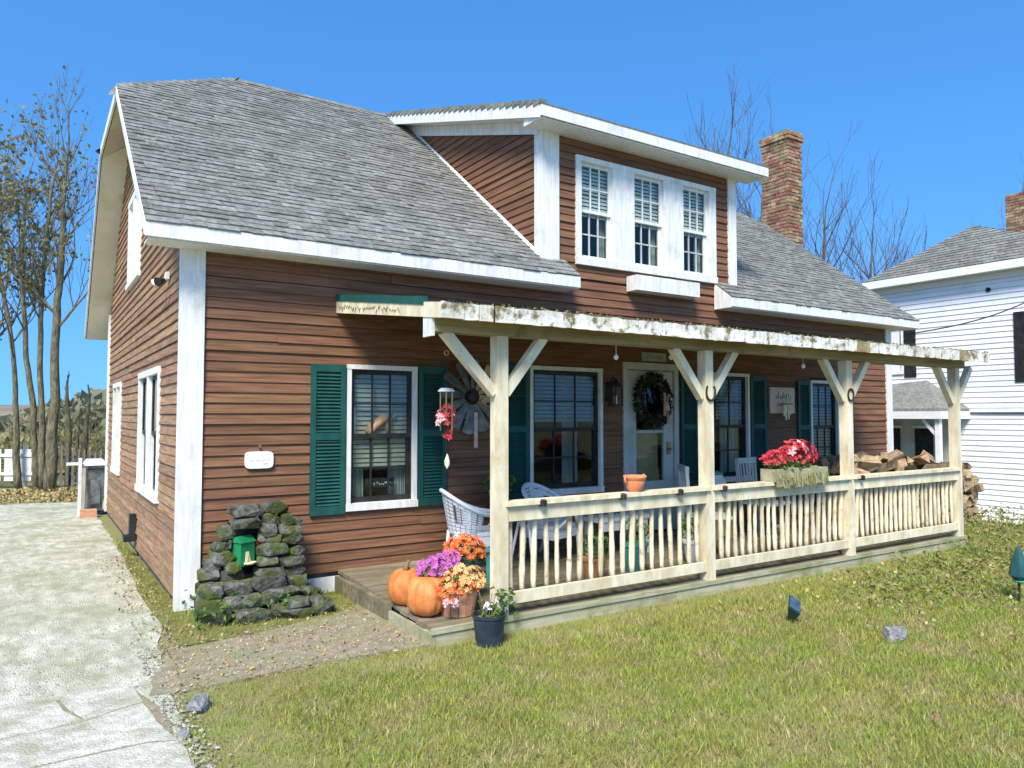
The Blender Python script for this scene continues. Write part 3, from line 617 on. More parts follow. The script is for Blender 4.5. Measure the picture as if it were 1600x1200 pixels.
# window box under the dormer window
wbx = MB(); wbx.box((5.15, -.22, 3.27), (6.27, -.20, 3.46)); wbx.box((5.15, -.20, 3.27), (5.17, -.03, 3.46)); wbx.box((6.25, -.20, 3.27), (6.27, -.03, 3.46)); wbx.box((5.17, -.20, 3.27), (6.25, -.03, 3.29)); wbx.box((5.40, -.226, 3.27), (5.406, -.219, 3.46))
wbo = wbx.build('window_box', M_WHITE, house); MB().box((5.17, -.2, 3.38), (6.25, -.03, 3.40)).build('box_soil', M_STEM, wbo)
# door ------------------------------------------------------------------------
d = MB(); d.box((5.08, -.04, .22), (5.15, .06, 2.38)); d.box((5.97, -.04, .22), (6.04, .06, 2.38)); d.box((5.15, -.041, 2.29), (5.97, .06, 2.38))
dr = d.build('front_door', M_DOOR, house)
d = MB(); y0, y1 = -.012, .03
d.box((5.16, y0, .24), (5.31, y1, 2.28)); d.box((5.79, y0, .24), (5.96, y1, 2.28)); d.box((5.31, y0, .24), (5.79, y1, .87)); d.box((5.31, y0, 2.12), (5.79, y1, 2.28)); d.box((5.31, y0 + .001, 1.48), (5.79, y1, 1.52))
d.box((5.36, y0 - .012, .34), (5.74, y0, .78))
d.build('door_leaf', M_DOOR, dr)
inst('pane', PANE, dr, TR((5.31, .008, .87)) @ SC(.48, .004, .61)); inst('pane', PANE, dr, TR((5.31, .008, 1.52)) @ SC(.48, .004, .60))
MB().box((5.32, .09, .85), (5.78, .10, 1.5)).build('inner_panel', M_TAN, dr)
MB().box((5.84, -.03, 1.20), (5.90, -.012, 1.36)).tube([(5.87, -.02, 1.27), (5.87, -.07, 1.27)], .016, 8).tube([(5.87, -.07, 1.27), (5.82, -.075, 1.27)], .012, 6).build('door_handle', M_BRASS, dr)
# little fittings of the house
MB(TL).box((-3.06, -.10, .22), (-2.96, -.03, .52)).box((-3.10, -.16, .20), (-2.92, -.03, .27)).build('dryer_vent', M_BLACK, house)
fl = MB(TL).box((-.83, -.06, 3.02), (-.72, -.03, 3.09)).build('flood_light', M_WHITE, house)
for k, (u, zz, yaw) in enumerate(((-.84, 3.02, -.5), (-.68, 3.0, .6))):
    T_ = TL @ TR((u, -.08, zz)) @ Matrix.Rotation(yaw, 4, 'Z') @ Matrix.Rotation(rad(115), 4, 'X')
    MB(T_).lathe((0, 0, 0), [(.016, 0), (.024, .02), (.042, .07), (.046, .085), (.040, .087), (.033, .07)], 12).build('lamp_head', M_BLACK if k else M_WHITE, fl)
    MB(T_).lathe((0, 0, 0), [(.01, .07), (.039, .083), (.01, .084)], 12).build('lamp_lens', M_BLACK, fl)

# ------------------------------------------------------------------ porch
porch = thing('porch', (5.3, -1.0, 0), 'open timber porch with stick baluster railing and shed roof along the house front', 'porch')
def zdk(y): return .215 + .042 * y
DX0, DX1 = 1.42, 9.20
deck = MB().prism([(DX0+.03, -1.97, -.05), (DX1-.03, -1.97, -.05), (DX1-.03, -.03, -.05), (DX0+.03, -.03, -.05)], [(DX0+.03, -1.97, zdk(-1.97)-.035), (DX1-.03, -1.97, zdk(-1.97)-.035), (DX1-.03, -.03, zdk(-.03)-.035), (DX0+.03, -.03, zdk(-.03)-.035)]).build('deck', M_ROOFDK, porch)
PLK = MB().box((0, 0, 0), (1, 1, 1)).mesh('deck_plank', M_DECK)
y = -2.045; n = 0
slope = Matrix.Rotation(math.atan(.042), 4, 'X')
while y < -.06:
    cuts = [DX0 - .01 + R.uniform(-.008, .008)]
    p = DX0 + R.uniform(1.2, 3.2)
    while p < DX1 - .8: cuts.append(p); p += R.uniform(2.2, 3.6)
    cuts.append(DX1 + R.uniform(-.01, .02)); w = .138 if y < -.25 else -.034 - y
    for a, b in zip(cuts[:-1], cuts[1:]):
        inst('deck_plank', PLK, deck, TR((a + .002, y, zdk(y) - .034 + R.uniform(-.003, .003))) @ slope @ SC(b - a - .004, w, .034))
    y += .145
def skirt(a, b, name='skirt_board', mat=M_SKIRT): return MB().box(a, b).build(name, mat, porch)
x = DX0 + .0
for xe in (1.98, 3.9, 6.2, 8.0, DX1): skirt((x + .003, -2.066, -.06), (xe - .003, -2.03, .088)); x = xe
skirt((DX0 - .03, -2.068, -.04), (DX0, -1.28, .095)); skirt((DX0 - .05, -1.275, -.04), (DX0 + .0, -.05, .16), mat=M_DECK)
MB().box((DX0 - .035, -2.080, zdk(-2.05) - .036), (5.2, -2.047, zdk(-2.05) + .003)).build('nosing', M_SKIRT, porch); MB().box((5.204, -2.080, zdk(-2.05) - .036), (DX1 + .03, -2.047, zdk(-2.05) + .003)).build('nosing', M_SKIRT, porch)
skirt((DX1, -2.0, -.05), (DX1 + .03, -.05, .12))
# posts, braces, beam
POSTX = (2.01, 4.38, 6.69, 9.12)
for i, px in enumerate(POSTX):
    zb = zdk(-2) if i < 3 else -.02; h = .052
    p = MB(); p.prism([(px-h, -2.065, zb), (px+h, -2.065, zb), (px+h, -1.955, zb), (px-h, -1.955, zb)], [(px-h*.97, -2.06, 2.335), (px+h*.97, -2.062, 2.335), (px+h, -1.955, 2.335), (px-h, -1.955, 2.335)])
    p.build('post', M_LUMBER, porch)
    for sgn in (-1, 1):
        l = .43 if not (i == 0 and sgn < 0) else .50
        MB().bar((px + sgn * .05, -2.0, 1.88), (px + sgn * l, -2.0, 2.35), .075, .075, up=(0, 1, 0)).build('brace', M_LUMBER, porch)
MB().box((1.40, -2.07, 2.336), (5.6, -1.93, 2.475)).build('beam', M_BEAM, porch); MB().box((5.604, -2.07, 2.333), (9.30, -1.93, 2.472)).build('beam', M_BEAM, porch)
MB().box((1.375, -2.075, 2.30), (1.398, -1.925, 2.47)).build('beam_end_cap', M_WHITE, porch)
# porch roof
def zp(y): return 2.86 + .145 * y
proof = MB().prism([(1.40, -2.27, zp(-2.27)-.03), (9.46, -2.27, zp(-2.27)-.03), (9.46, -.03, zp(-.03)-.03), (1.40, -.03, zp(-.03)-.03)], [(1.40, -2.27, zp(-2.27)), (9.46, -2.27, zp(-2.27)), (9.46, -.03, zp(-.03)), (1.40, -.03, zp(-.03))]).build('porch_roof', M_ROOFDK, porch)
x = 1.7
while x < 9.4: MB().prism([(x, -2.24, zp(-2.24)-.12), (x+.05, -2.24, zp(-2.24)-.12), (x+.05, -.03, zp(-.03)-.12), (x, -.03, zp(-.03)-.12)], [(x, -2.24, zp(-2.24)-.032), (x+.05, -2.24, zp(-2.24)-.032), (x+.05, -.03, zp(-.03)-.032), (x, -.03, zp(-.03)-.032)]).build('rafter', M_BEAM, proof); x += .6
# split slab ends along the front edge of the porch roof
x = 1.33; k = 0
while x < 9.47:
    w = R.choice((.10, .16, .25, .4, .55, .8)) if 1.9 < x < 8.1 else R.uniform(.08, .22)
    w = min(w, 9.49 - x); gap = R.choice((.006, .012, .035)) if x > 8 or x < 2.2 else R.choice((.005, .008, .022))
    n = max(2, int(w / .07)); top = []; bot = []
    for i in range(n + 1):
        u = x + gap + (w - gap) * i / n; top.append((u, zp(-2.3) + R.uniform(-.010, .006))); bot.append((u, zp(-2.3) - .120 + R.uniform(-.006, .005)))
    m = MB(); yf = -2.30 + R.uniform(-.008, .008)
    for i in range(n):
        (a, b), (c, d_) = top[i], top[i+1]; (e, f_), (g, h_) = bot[i], bot[i+1]
        m.add([(e, yf+.006, f_), (g, yf+.004, h_), (c, yf, d_), (a, yf-.004, b), (e, yf+.03, f_), (g, yf+.03, h_), (c, yf+.03, d_), (a, yf+.03, b)], [(0,1,2,3),(5,4,7,6),(0,4,5,1),(3,2,6,7)] + ([(0,3,7,4)] if i == 0 else []) + ([(1,5,6,2)] if i == n-1 else []))
    m.build('slab_end', M_SLAB if R.random() > .18 else M_SLABDK, proof); x += w
mo = MB(); rr = random.Random(5)
for i in range(420):
    x = rr.uniform(1.4, 9.46); y = -2.29 + rr.random()**2 * .25; mo.leaf((x, y, zp(y) + rr.uniform(.0, .016)), rr.uniform(.02, .045), rr)
mo.build('roof_debris', M_MOSS, proof, kind='stuff')
# left rake: green strip over a carved pale board
plank('rake_board', ((1.395, -.02, zp(0) - .035), (1.395, -2.27, zp(-2.27) - .005), .115, (-.028, 0, 0)), mat=M_LUMBER, parent=proof)
plank('green_rake_strip', ((1.40, -.02, zp(0) + .035), (1.40, -1.95, zp(-1.95) + .035), .066, (-.04, 0, 0)), mat=M_TEAL, parent=proof)
cv = MB(); rr = random.Random(8)
for i in range(26):
    y = -.12 - i * .055; z = zp(y) - .095 + rr.uniform(-.012, .012); a = rr.uniform(-.9, .9); p = [(1.362, y + math.cos(a + t) * .028 * (1 - t*.2), z + math.sin(a*2 + t) * .024) for t in (0, .7, 1.4, 2.1)]
    cv.tube(p, .0035, 4)
cv.build('carving', M_STEM, proof, kind='stuff')
# railing
rail_bays = [(2.064, 4.326), (4.434, 6.636), (6.744, 9.066)]
def stick(seed, L=.60, r=.0235):
    q = random.Random(seed); n = 7; pts = []; rs_ = []
    ph = q.uniform(0, 6); amp = q.uniform(.001, .005)
    for i in range(n + 1):
        t = i / n; pts.append((amp * math.sin(ph + t * q.uniform(2.5, 4)), amp * math.cos(ph * 1.3 + t * 3), L * t)); rs_.append(r * q.uniform(.8, 1.15))
    return MB().tube(pts, rs_, 7).mesh('baluster', M_STICK, smooth=True)
STK = [stick(i) for i in range(9)]
for bi, (a, b) in enumerate(rail_bays):
    r_ = MB().box((a, -2.055, .865), (b, -2.012, .985)).build('railing', M_LUMBER, porch)
    MB().box((a - .03, -2.09, .987), (b + .03, -1.955, 1.022)).build('rail_cap', M_LUMBER, r_)
    MB().box((a, -2.05, .215), (b, -2.01, .305)).build('bottom_rail', M_LUMBER, r_)
    n = (19, 21, 23)[bi]
    for k in range(n):
        x = a + (b - a) * (k + .5) / n + R.uniform(-.007, .007)
        inst('baluster', R.choice(STK), r_, TR((x, -1.985, .285)) @ Matrix.Rotation(R.uniform(0, 6.28), 4, 'Z') @ Matrix.Rotation(R.uniform(-.02, .02), 4, 'X') @ SC(R.uniform(.9, 1.15), R.uniform(.9, 1.15), 1))
    for fx in ((.14, .52, .83) if bi == 0 else (.05,)):
        x = a + (b - a) * fx; MB().lathe((x, -2.085, 1.012), [(.03, -.045), (.034, 0), (.02, .012)], 10).build('cup_bracket', M_IRON, r_)

# ------------------------------------------------------------------ porch furnishings
def wicker_chair(loc, rot, label):
    t = thing('wicker_chair', (0, 0, 0), label, 'chair', 'wicker chairs on the porch')
    # faces +x locally
    seat = MB(); seat.prism([(-.2, -.22, .36), (.24, -.25, .37), (.24, .25, .37), (-.2, .22, .36)], [(-.2, -.22, .40), (.25, -.255, .41), (.25, .255, .41), (-.2, .22, .40)]); seat.build('seat', M_WICKER, t)
    seat = MB(); seat.box((-.2, -.24, .26), (.235, -.225, .36)); seat.box((-.2, .225, .26), (.235, .24, .36)); seat.box((.225, -.225, .27), (.24, .225, .365)); seat.build('apron', M_WICKER, t)
    for sx, sy in ((-.2, -.2), (-.2, .2), (.22, -.22), (.22, .22)):
        MB().tube([(sx, sy, .38), (sx * 1.08, sy * 1.04, .2), (sx * (1.55 if sx < 0 else 1.1), sy * 1.12, 0)], [.022, .02, .019], 8).build('leg', M_WICKER, t, smooth=True)
    hoop = []
    for i in range(25):
        a = -math.pi * .93 + math.pi * 1.86 * i / 24       # from front left arm round the back to the front right arm
        c = math.cos(a); x = -(.30 * math.cos(a * .98)) - .02 ; y = .31 * math.sin(a)
        b = max(0, math.cos(a * .75)); z = .58 + .26 * max(0, math.cos(a * .62)) ** 2.2
        hoop.append((x + .02 * (1 - b) + (.02 if abs(a) > 2.2 else 0), y, z))
    MB().tube(hoop, .024, 8).build('arm_hoop', M_WICKER, t, smooth=True)
    for sgn in (-1, 1): e = hoop[0] if sgn < 0 else hoop[-1]; MB().tube([e, (e[0] + .01, e[1], .5), (.23, sgn * .24, .37)], .02, 8).build('arm_post', M_WICKER, t, smooth=True)
    bk = MB(); cols = 17
    sel = hoop[4:21]
    for i in range(len(sel) - 1):
        p, q = Vector(sel[i]), Vector(sel[i+1]); p0 = Vector((p.x * .74, p.y * .78, .39)); q0 = Vector((q.x * .74, q.y * .78, .39)); nn = 10
        for j in range(nn):
            a_, b_ = j / nn, (j + 1) / nn
            A, B, C_, D = p0.lerp(p, a_), q0.lerp(q, a_), q0.lerp(q, b_), p0.lerp(p, b_); m_ = (A + B + C_ + D) / 4; s_ = .80
            if (i in (3, 4, 11, 12)) and 2 < j < 8: continue
            bk.add([m_ + (v_ - m_) * s_ for v_ in (A, B, C_, D)], [(0, 1, 2, 3)])
            bk.add([A, A.lerp(D, 1) , D + Vector((.006, .006, 0)), A + Vector((.006, .006, 0))], [(0, 1, 2, 3)])
    bk.build('backrest', M_WICKER, t)
    t.location = loc; t.rotation_euler = (0, 0, rot); t.scale = (.9, .9, .92); return t
wicker_chair((2.58, -.55, zdk(-.55)), rad(-18), 'white wicker armchair facing right beside the first window under the porch')
wicker_chair((3.52, -.62, zdk(-.6)), rad(-70), 'white wicker armchair half hidden behind the railing below the second window')
st = thing('side_table', (2.98, -.95, zdk(-.95)), 'small white round table between the two wicker armchairs', 'table')
MB().lathe((2.98, -.95, zdk(-.95)), [(.19, .52), (.2, .53), (.2, .55), (.19, .555)], 20).build('tabletop', M_WICKER, st)
for a in (0.4, 2.5, 4.6): MB().tube([(2.98 + .06*math.cos(a), -.95 + .06*math.sin(a), zdk(-.95) + .52), (2.98 + .17*math.cos(a), -.95 + .17*math.sin(a), zdk(-.95))], .014, 6).build('leg', M_WICKER, st)
st = thing('green_stool', (2.32, -1.02, zdk(-1)), 'low teal wooden stool in front of the left wicker armchair', 'stool')
zs = zdk(-1); MB().box((2.17, -1.16, zs + .28), (2.47, -.88, zs + .31)).build('seat', M_TEALPOT, st)
for ax in (2.19, 2.43):
    for ay in (-1.14, -.92): MB().box((ax, ay, zs), (ax + .025, ay + .025, zs + .28)).build('leg', M_TEALPOT, st)
def foliage(mb, c, rx, ry, rz, n, size, rnd, shell=.3):
    for i in range(n):
        while True:
            p = Vector((rnd.uniform(-1, 1), rnd.uniform(-1, 1), rnd.uniform(-1, 1)))
            if shell < p.length < 1: break
        mb.leaf((c[0] + p.x*rx, c[1] + p.y*ry, c[2] + p.z*rz), size * rnd.uniform(.6, 1.3), rnd)
def blossoms(mb, c, rx, ry, rz, n, size, rnd, petals=6):
    for i in range(n):
        while True:
            p = Vector((rnd.uniform(-1, 1), rnd.uniform(-1, 1), rnd.uniform(-.3, 1)))
            if .55 < p.length < 1: break
        ce = Vector((c[0] + p.x*rx, c[1] + p.y*ry, c[2] + p.z*rz)); nn = (Vector((p.x, p.y - .5, p.z + .3)) + Vector((rnd.uniform(-.4, .4), rnd.uniform(-.4, .4), rnd.uniform(-.4, .4)))).normalized()
        u = nn.cross(Vector((.3, .5, .8))).normalized(); v = nn.cross(u); s = size * rnd.uniform(.7, 1.2); ph = rnd.random() * 6
        for k in range(petals):
            a = ph + 2*math.pi*k/petals; d1 = u*math.cos(a) + v*math.sin(a); d2 = u*math.cos(a+.5) + v*math.sin(a+.5); d0 = u*math.cos(a-.5) + v*math.sin(a-.5)
            mb.add([ce, ce + d0*s*.6 + nn*s*.28, ce + d1*s + nn*s*rnd.uniform(0, .3), ce + d2*s*.6 + nn*s*.28], [(0, 1, 2, 3)])
def pumpkin(loc, r, h, label, yaw):
    t = thing('pumpkin', loc, label, 'pumpkin', 'pumpkins on the porch corner')
    prof = [(r * max(.08, math.sin(math.pi * (i + .35) / 12.7)) ** .75, h * (.5 - .5 * math.cos(math.pi * i / 12))) for i in range(13)]
    prof[-1] = (r * .1, h * .95)
    MB().lathe(loc, prof, 60, rib=lambda a: 1 - .11 * (1 - abs(math.sin((a + yaw) * 5))) ** 2.2 * 1.0 + .02 * math.sin(a * 3)).build('flesh', M_PUMPKIN, t, smooth=True)
    x, y, z = loc; MB().tube([(x, y, z + h * .92), (x + .005, y, z + h + .03), (x + .03, y + .01, z + h + .06)], [.03, .02, .017], 7).build('stem', M_STEM, t, smooth=True)
pumpkin((1.52, -1.72, zdk(-1.72)), .165, .31, 'large round orange pumpkin at the front of the porch corner', .2)
pumpkin((1.50, -1.38, zdk(-1.38)), .15, .29, 'orange pumpkin tucked behind the larger front pumpkin', 1.0)
# basket of autumn flowers
fb = thing('flower_basket', (1.75, -1.80, zdk(-1.8)), 'slatted wooden basket overflowing with yellow, orange and purple flowers beside pumpkins', 'flowers')
zb = zdk(-1.8)
for k in range(14):
    a = 2*math.pi*k/14; c_, s_ = math.cos(a), math.sin(a)
    MB(TR((1.75, -1.80, zb)) @ Matrix.Rotation(a, 4, 'Z')).prism([(.12, -.026, 0), (.128, -.026, 0), (.128, .026, 0), (.12, .026, 0)], [(.155, -.034, .2), (.163, -.034, .2), (.163, .034, .2), (.155, .034, .2)]).build('basket_slat', M_BASKET, fb)
MB().lathe((1.75, -1.80, zb), [(.118, .005), (.15, .17), (.148, .175)], 14).build('basket_liner', M_STEM, fb)
rr = random.Random(21)
m = MB(); blossoms(m, (1.77, -1.84, zb + .25), .20, .15, .14, 190, .028, rr); m.build('yellow_blossoms', M_YELLOW, fb)
m = MB(); blossoms(m, (1.70, -1.88, zb + .20), .20, .14, .14, 80, .027, rr); m.build('orange_blossoms', M_ORANGE, fb)
m = MB(); blossoms(m, (1.60, -1.72, zb + .36), .16, .12, .09, 60, .034, rr); blossoms(m, (1.74, -1.68, zb + .40), .11, .1, .08, 40, .034, rr); m.build('purple_blossoms', M_PURPLE, fb)
m = MB(); foliage(m, (1.73, -1.80, zb + .26), .20, .15, .12, 160, .05, rr, 0); m.build('leaves', M_GREEN, fb)
m = MB(); blossoms(m, (1.60, -1.97, zb + .12), .06, .03, .06, 18, .028, rr); m.build('hanging_blossoms', M_PINK, fb)
# orange mum behind
mu = thing('orange_mum', (1.98, -1.52, zdk(-1.5)), 'bright red orange mum in a tall dark green pot behind the flower basket', 'flowers')
zb = zdk(-1.5); MB().lathe((1.98, -1.52, zb), [(.10, 0), (.13, .30), (.14, .32), (.13, .325)], 16).build('pot', M_LAMPG, mu)
m = MB(); blossoms(m, (1.95, -1.56, zb + .42), .19, .16, .14, 240, .028, rr); m.build('blossoms', M_ORANGE, mu)
m = MB(); foliage(m, (1.97, -1.52, zb + .40), .16, .14, .11, 120, .05, rr, 0); m.build('leaves', M_GREEN, mu)
# dark pot on the ground
pt = thing('planter_pot', (1.79, -2.22, 0), 'dark blue plastic planter with a withered plant on the grass by the deck', 'planter')
MB().lathe((1.79, -2.22, -.02), [(.098, 0), (.12, .22), (.128, .225), (.128, .245), (.118, .245), (.112, .2)], 24).build('pot', M_NAVY, pt, smooth=False)
MB().lathe((1.79, -2.22, -.02), [(.11, .18), (.1, .215), (.05, .225), (.01, .226)], 16).build('soil', M_STEM, pt)
m = MB(); foliage(m, (1.79, -2.22, .24), .09, .09, .05, 45, .05, rr, 0); m.build('leaves', M_GREEN, pt)
m = MB()
for i in range(12): a = rr.random()*6.28; m.tube([(1.79 + .04*math.cos(a), -2.22 + .04*math.sin(a), .2), (1.79 + .08*math.cos(a+.3), -2.22 + .08*math.sin(a+.3), rr.uniform(.28, .40))], .003, 4)
m.build('dry_stems', M_STEM, pt)
m = MB(); blossoms(m, (1.81, -2.24, .27), .07, .06, .06, 9, .026, rr); m.build('pale_blossoms', M_POTW, pt)
# vine at the foot of the corner post
m = MB(); rr2 = random.Random(77)
for i in range(60): z = rr2.uniform(.14, .38); m.leaf((2.0 + rr2.uniform(-.11, .09), -2.1 + rr2.uniform(-.05, .02), z), .05, rr2)
tag(m.build('post_weed', M_GREEN), 'small green weed growing up the foot of the corner porch post', 'plant')
# terracotta pot on rail
tp = thing('terracotta_pot', (3.44, -2.02, 1.022), 'small terracotta pot with lug handles on the railing in front of the door', 'pot')
MB().lathe((3.44, -2.02, 1.022), [(.05, 0), (.075, .03), (.09, .09), (.085, .11), (.105, .125), (.105, .145), (.09, .145), (.08, .11)], 22).build('bowl', M_TERRA, tp, smooth=True)
for s in (-1, 1): MB().tube([(3.44 + s*.09, -2.02, 1.10), (3.44 + s*.118, -2.02, 1.12), (3.44 + s*.115, -2.02, 1.165), (3.44 + s*.098, -2.02, 1.165)], .012, 6).build('lug', M_TERRA, tp, smooth=True)
# rail planter with red flowers
rp = thing('rail_planter', (5.70, -2.02, 1.022), 'mossy wooden rail planter full of bright red flowers between the middle posts', 'planter')
for k in range(9):
    x = 5.28 + k * .094; MB().box((x, -2.15, .97 + R.uniform(-.02, .02)), (x + .088, -2.125, 1.16 + R.uniform(-.02, .02))).build('planter_slat', M_SKIRT, rp)
b_ = MB(); b_.box((5.28, -2.12, 1.024), (6.12, -1.93, 1.05)); b_.box((5.28, -1.95, 1.05), (6.12, -1.93, 1.15)); b_.box((5.28, -2.12, 1.05), (5.30, -1.95, 1.15)); b_.box((6.10, -2.12, 1.05), (6.12, -1.95, 1.15)); b_.build('planter_box', M_SKIRT, rp)
m = MB(); blossoms(m, (5.78, -2.02, 1.27), .26, .16, .18, 170, .036, rr, 5); blossoms(m, (5.42, -2.0, 1.24), .16, .12, .10, 70, .034, rr, 5); m.build('blossoms', M_RED, rp)
m = MB(); foliage(m, (5.60, -2.02, 1.18), .36, .14, .10, 200, .07, rr, 0); m.build('leaves', M_GREEN, rp)
m = MB(); blossoms(m, (5.70, -2.10, 1.40), .05, .04, .05, 3, .04, rr, 5); blossoms(m, (5.66, -2.12, 1.33), .16, .05, .08, 6, .045, rr, 5); m.build('pale_blossoms', M_PINK, rp)
m = MB()
for i in range(50): x = rr.uniform(5.3, 6.1); m.tube([(x, -2.14, 1.13), (x + rr.uniform(-.03, .03), -2.165, rr.uniform(.95, 1.08))], .006, 4)
m.build('dry_moss', M_BRUSH, rp)
# windmill on the wall
wm = thing('windmill_decoration', (2.86, -.10, 1.90), 'round galvanised windmill blade decoration hung on the wall behind the corner post', 'decoration')
for k in range(12):
    a = 2*math.pi*k/12 + .1; T_ = TR((2.86, -.10, 1.91)) @ Matrix.Rotation(a, 4, 'Y') @ Matrix.Rotation(rad(22), 4, 'X')
    MB(T_).prism([(.09, -.004, -.026), (.39, -.004, -.068), (.41, -.004, 0), (.39, -.004, .068), (.09, -.004, .026)], [(.09, 0, -.026), (.39, .0, -.068), (.41, .0, 0), (.39, .0, .068), (.09, 0, .026)]).build('blade', M_GALV if k not in (0, 11, 10) else M_TAN, wm)
MB().tube([(2.86, -.06, 1.91), (2.86, -.14, 1.91)], [.06, .05], 14).build('hub', M_IRON, wm)
rg = MB(); rg.tube([(2.86 + .25*math.cos(a*.2618), -.09, 1.91 + .25*math.sin(a*.2618)) for a in range(25)], .006, 5, cap=False); rg.build('ring', M_GALV, wm)
MB().prism([(2.95, -.13, 1.86), (3.12, -.13, 1.98), (3.16, -.13, 1.94), (3.0, -.13, 1.82)], [(2.95, -.12, 1.86), (3.12, -.12, 1.98), (3.16, -.12, 1.94), (3.0, -.12, 1.82)]).build('tail_vane', M_TAN, wm)
MB().box((2.87, -.14, 1.36), (2.91, -.13, 1.74)).build('tail_strip', M_PINK, wm)
# red wind chime
wc = thing('wind_chime', (1.74, -1.7, 2.25), 'red flower wind chime hanging from the porch roof left of the corner post', 'wind chime')
X, Y = 1.74, -1.62
MB().tube([(X, Y, zp(Y) - .03), (X, Y, 1.25)], .0025, 4).build('cord', M_IRON, wc)
MB().tube([(X + .02*math.cos(k*.785), Y, 2.22 + .02*math.sin(k*.785)) for k in range(9)], .005, 5, cap=False).build('ring', M_TERRA, wc)
MB().lathe((X, Y, 1.90), [(.07, 0), (.068, .012), (.045, .028), (.01, .032)], 16).build('cap', M_POTW, wc)
m = MB(); blossoms(m, (X, Y, 1.68), .07, .06, .14, 26, .045, rr, 5); blossoms(m, (X + .02, Y, 1.52), .03, .03, .07, 6, .035, rr, 5); m.build('red_blossoms', M_RED, wc)
m = MB(); blossoms(m, (X - .03, Y - .04, 1.64), .08, .05, .14, 8, .04, rr, 5); m.build('pink_blossoms', M_PINK, wc)
m = MB()
for k in range(6): a = k*1.05; m.tube([(X + .055*math.cos(a), Y + .055*math.sin(a), 1.9), (X + .055*math.cos(a), Y + .055*math.sin(a), 1.68 - .05*(k % 3))], .006, 6)
m.build('chime_tube', M_BRASS, wc)
MB().lathe((X + .01, Y, 1.27), [(.004, 0), (.022, .03), (.024, .06), (.012, .10), (.003, .12)], 10, T=SC(1, .25, 1)).build('wind_catcher', M_YBOX, wc)
# potted plant by the wall
pp = thing('potted_plant', (3.08, -.30, zdk(-.3)), 'leafy green plant in a pale pot on a stand against the wall behind the armchair', 'plant')
zb = zdk(-.3); MB().lathe((3.08, -.30, zb), [(.10, 0), (.02, .03), (.02, .50), (.13, .53), (.13, .55)], 14).build('stand', M_IRON, pp)
MB().lathe((3.08, -.30, zb + .55), [(.08, 0), (.11, .14), (.115, .16), (.10, .16)], 16).build('pot', M_SIGN, pp)
m = MB(); foliage(m, (3.08, -.32, zb + .80), .17, .15, .13, 170, .07, rr, 0); m.build('leaves', M_GREEN, pp)
# wreath on the door
wr = thing('wreath', (5.55, -.06, 1.92), 'dark evergreen wreath with a small bow on the front door', 'wreath')
m = MB()
for i in range(900):
    a = rr.random()*6.283; b = rr.random()*6.283; r1 = .25 + .085*math.cos(b)*rr.random()**.4; m.leaf((5.55 + r1*math.cos(a), -.075 + .06*math.sin(b)*.8, 1.90 + r1*math.sin(a)*1.12), .075, rr, .35)
m.build('needles', M_DKGREEN, wr)
m = MB(); m.tube([(5.55 + .24*math.cos(a*.3142), -.06, 1.90 + .26*math.sin(a*.3142)) for a in range(21)], .03, 6, cap=False); m.build('hoop', M_STEM, wr)
m = MB(); m.box((5.66, -.155, 1.70), (5.70, -.145, 2.0)); m.box((5.72, -.15, 1.60), (5.745, -.142, 1.95)); m.build('ribbon', M_FIG, wr)
m = MB(); m.lathe((5.72, -.15, 1.78), [(.005, .1), (.03, .05), (.035, 0), (.01, -.02)], 10); m.build('bell', M_PINK, wr)
# lantern left of the door
ln = thing('wall_lantern', (4.86, -.08, 1.84), 'black metal wall lantern beside the left side of the front door', 'lantern')
m = MB(); m.box((4.80, -.03, 1.88), (4.92, -.022, 2.12)); m.tube([(4.86, -.03, 2.10), (4.86, -.10, 2.18), (4.86, -.14, 2.14)], .01, 6); m.build('bracket', M_IRON, ln)
m = MB()
for sx in (-.055, .055):
    for sy in (-.055, .055): m.box((4.86+sx-.006, -.14+sy-.006, 1.84), (4.86+sx+.006, -.14+sy+.006, 2.06))
m.box((4.79, -.21, 1.825), (4.93, -.07, 1.84)); m.lathe((4.86, -.14, 2.06), [(.095, 0), (.06, .05), (.015, .09)], 4); m.build('frame', M_IRON, ln)
m = MB().box((4.815, -.185, 1.842), (4.905, -.095, 2.058)); m.build('glass', M_GLASS, ln); MB().lathe((4.86, -.14, 1.842), [(.02, 0), (.02, .1), (.003, .12)], 8).build('candle', M_YBOX, ln)
# signs
def strokes(mb, x0, x1, z0, z1, y, n, rnd, r=.004):   # worn, unreadable smudges of lettering as in the photograph
    for i in range(n * 2):
        a = x0 + (x1 - x0) * (i + .5) / (n * 2) + rnd.uniform(-.2, .2) * (x1 - x0) / (n * 2); h = (z1 - z0) * rnd.uniform(.15, .5); zc = (z0 + z1) / 2 + rnd.uniform(-.2, .2) * (z1 - z0); t = rnd.uniform(-.35, .35) * h
        mb.bar((a - t, y, zc - h), (a, y, zc), r, .002, up=(0, 1, 0))
        if rnd.random() < .6: mb.bar((a, y, zc), (a + t, y, zc + h * .6), r * .7, .002, up=(0, 1, 0))
sg = thing('door_sign', (5.60, -.05, 2.40), 'small grey board sign hung above the front door', 'sign')
MB().box((5.39, -.055, 2.405), (5.80, -.032, 2.515)).build('board', M_SIGNG, sg)
m = MB(); strokes(m, 5.43, 5.76, 2.43, 2.49, -.057, 5, random.Random(3), .012); m.build('lettering', M_INK, sg)
sg = thing('name_plaque', (.645, -.04, 1.22), 'small white oval cornered plaque hung from a knob on the brown siding', 'sign')
pts = []
for i in range(24):
    a = 2*math.pi*i/24; c_, s_ = math.cos(a), math.sin(a); pts.append((.645 + .128*abs(c_)**.35*(1 if c_ > 0 else -1), 1.298 + .078*abs(s_)**.45*(1 if s_ > 0 else -1)))
